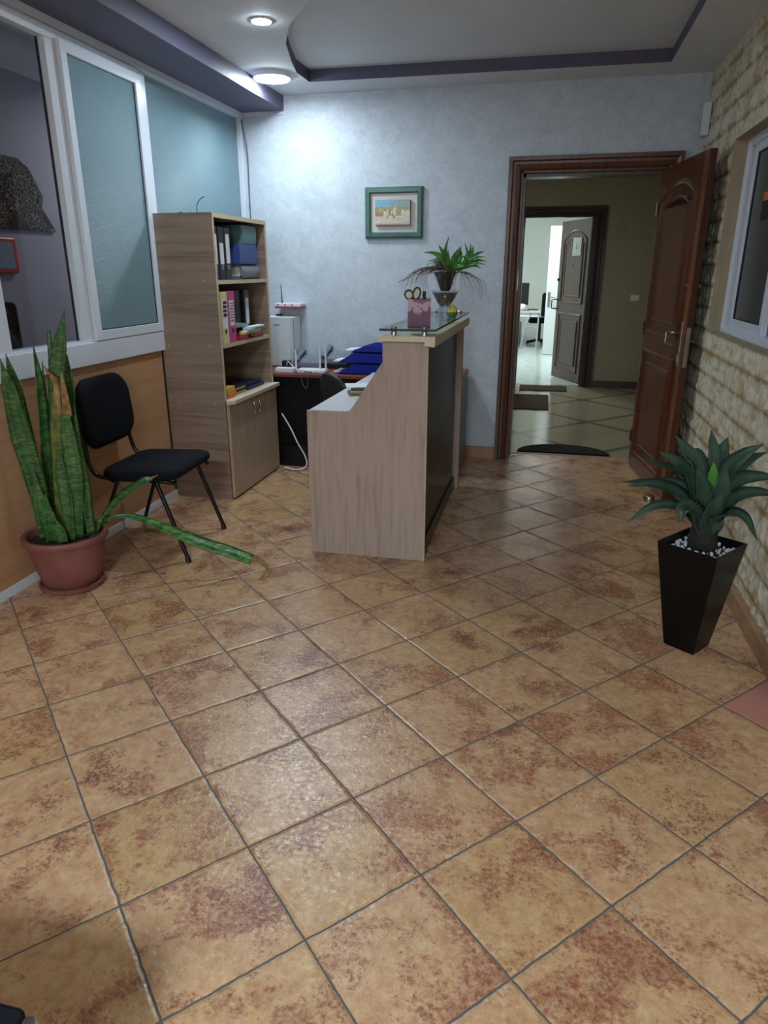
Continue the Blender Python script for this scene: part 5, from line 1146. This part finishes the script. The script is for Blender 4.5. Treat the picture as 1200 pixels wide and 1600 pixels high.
agl([(430, 420), (320, 350), (185, 298)], (0.06, 0.12, 0.16), 0.06, (0.3, -0.5, 0.9))
agl([(440, 400), (360, 320), (268, 252)], (-0.04, -0.07, -0.09), 0.075, (0.4, -0.7, 0.7))
agl([(610, 520), (640, 430), (664, 340)], (-0.06, -0.09, -0.11), 0.07, (0.1, -1, 0.3))
agl([(520, 520), (510, 430), (490, 350)], (-0.07, -0.12, -0.16), 0.07, (0.1, -1, 0.3))
agl([(560, 640), (600, 560), (640, 500)], (-0.06, -0.10, -0.12), 0.07, (0.1, -1, 0.3), 0.5)
agl([(560, 430), (540, 330), (500, 250)], (0.09, 0.14, 0.18), 0.06, (0.1, -1, 0.3))
agl([(640, 470), (720, 430), (790, 400)], (0.12, 0.2, 0.24), 0.06, (-0.2, -0.8, 0.8))
obj('foliage', b, 'agave_leaf', ag, smooth=True)
b = NB(); agl([(582, 400), (588, 360), (590, 315)], (-0.03, -0.035, -0.035), 0.035, (0, -1, 0.2), 0.56); obj('new_shoot', b, 'agave_bright', ag, smooth=True, label='bright green young shoot')

# ------------------------------------------------------------------ things beyond the clear pane
tx = thing('wall_hanging', (-3.515, 4.5, 1.7), 'dark patterned fabric hanging seen through the clear pane', 'wall hanging')
b = NB(); P = [(4.75, 1.71), (4.62, 1.86), (4.66, 1.93), (4.60, 2.02), (4.55, 2.1), (4.46, 2.15), (4.3, 2.15), (4.1, 2.18), (3.7, 2.1), (3.7, 1.70)]
prism(b, P, -3.519, -3.50, 'x', 0.003); obj('cloth', b, 'textile', tx)
rf = thing('wall_calendar', (-3.515, 4.2, 1.44), 'small red framed panel below the fabric hanging beyond the pane', 'picture')
b = NB(); box(b, -3.52, 4.0, 1.43, -3.49, 4.30, 1.655, 0.012); obj('frame', b, 'red_plastic', rf)
b = NB(); box(b, -3.492, 4.03, 1.46, -3.487, 4.262, 1.625); obj('picture_area', b, 'grey_plastic', rf)
xe_ = aty(28, 510, 3.43).x; OX_ = Vector((xe_ - 0.24, 3.25, 0))
xc = thing('office_chair', OX_, 'tall black office chair behind the clear partition pane', 'chair')
b = NB(); box(b, xe_ - 0.48, 3.405, 0.62, xe_, 3.46, aty(24, 472, 3.43).z, 0.025); obj('backrest', b, 'black_fabric', xc)
b = NB(); box(b, xe_ - 0.48, 2.95, 0.42, xe_ - 0.01, 3.42, 0.52, 0.04); obj('seat', b, 'black_fabric', xc)
b = NB(); tube(b, [OX_ + Vector((0, 0, 0.1)), OX_ + Vector((0, 0, 0.43))], 0.03, 8); obj('gas_column', b, 'black_metal', xc)
b = NB(); tube(b, [OX_ + Vector((0, 0.15, 0.45)), OX_ + Vector((0, 0.23, 0.5)), OX_ + Vector((0, 0.22, 0.8))], 0.02, 8); obj('back_bracket', b, 'black_metal', xc)
b = NB()
for k in range(5): a = k * 2 * PI / 5; tube(b, [OX_ + Vector((0, 0, 0.1)), OX_ + Vector((0.28 * math.cos(a), 0.28 * math.sin(a), 0.02))], [0.025, 0.018], 6)
obj('star_base', b, 'black_metal', xc)
# seat corner at the near edge
st = thing('padded_stool', (-0.9, 0.4, 0), 'black padded seat corner with a chrome tube in the bottom corner', 'stool')
b = NB(); box(b, -1.1, 0.14, 0.40, -0.664, 0.584, 0.45, 0.008); obj('seat_pad', b, 'black_fabric', st)
for (x_, y_) in ((-0.648, 0.568), (-0.648, 0.16), (-1.11, 0.16), (-1.11, 0.585)):
    b = NB(); tube(b, [(x_, y_, 0.0), (x_, y_, 0.435), (x_ - 0.0, y_ - 0.0, 0.446)], [0.0125, 0.0125, 0.009], 12); obj('leg', b, 'chrome', st, smooth=True, auto=40)
b = NB(); tube(b, [(-0.66, 0.16, 0.385), (-0.66, 0.555, 0.385)], 0.01, 8); tube(b, [(-1.11, 0.16, 0.385), (-1.11, 0.585, 0.385)], 0.01, 8); tube(b, [(-1.11, 0.16, 0.385), (-0.66, 0.16, 0.385)], 0.01, 8); tube(b, [(-1.11, 0.585, 0.385), (-0.66, 0.56, 0.385)], 0.01, 8); obj('frame_rail', b, 'chrome', st)

# ------------------------------------------------------------------ light
def area(name, loc, size, power, color, rot=(0, 0, 0), shape='DISK'):
    l = bpy.data.lights.new(name, 'AREA'); l.shape = shape; l.size = size; l.energy = power; l.color = color
    o = bpy.data.objects.new(name, l); COL.objects.link(o); o.location = loc; o.rotation_euler = rot; return o
area('office_ceiling_lamp', (-0.7, 12.2, 2.88), 0.6, 52, (0.98, 1.0, 0.98))
area('hall_fill', (-1.2, 7.4, 2.64), 0.2, 8, (1.0, 0.96, 0.88))  # added fill, no lamp is seen in the hall
area('next_room_fill', (-2.9, 5.7, 2.64), 0.3, 13, (0.96, 0.95, 1.0))  # unseen fill added to lift the wall beyond the clear pane
w = bpy.data.worlds.new('world'); SC.world = w; w.use_nodes = True
w.node_tree.nodes['Background'].inputs[0].default_value = (0.35, 0.42, 0.5, 1); w.node_tree.nodes['Background'].inputs[1].default_value = 0.06
SC.view_settings.view_transform = 'Standard'; SC.view_settings.look = 'None'; SC.view_settings.gamma = 1; SC.view_settings.use_curve_mapping = False
SC.view_settings.exposure = 1.02
SC.cycles.use_denoising = True
SC.cycles.max_bounces = 10; SC.cycles.diffuse_bounces = 5; SC.cycles.transparent_max_bounces = 16
SC.cycles.sample_clamp_indirect = 4.0
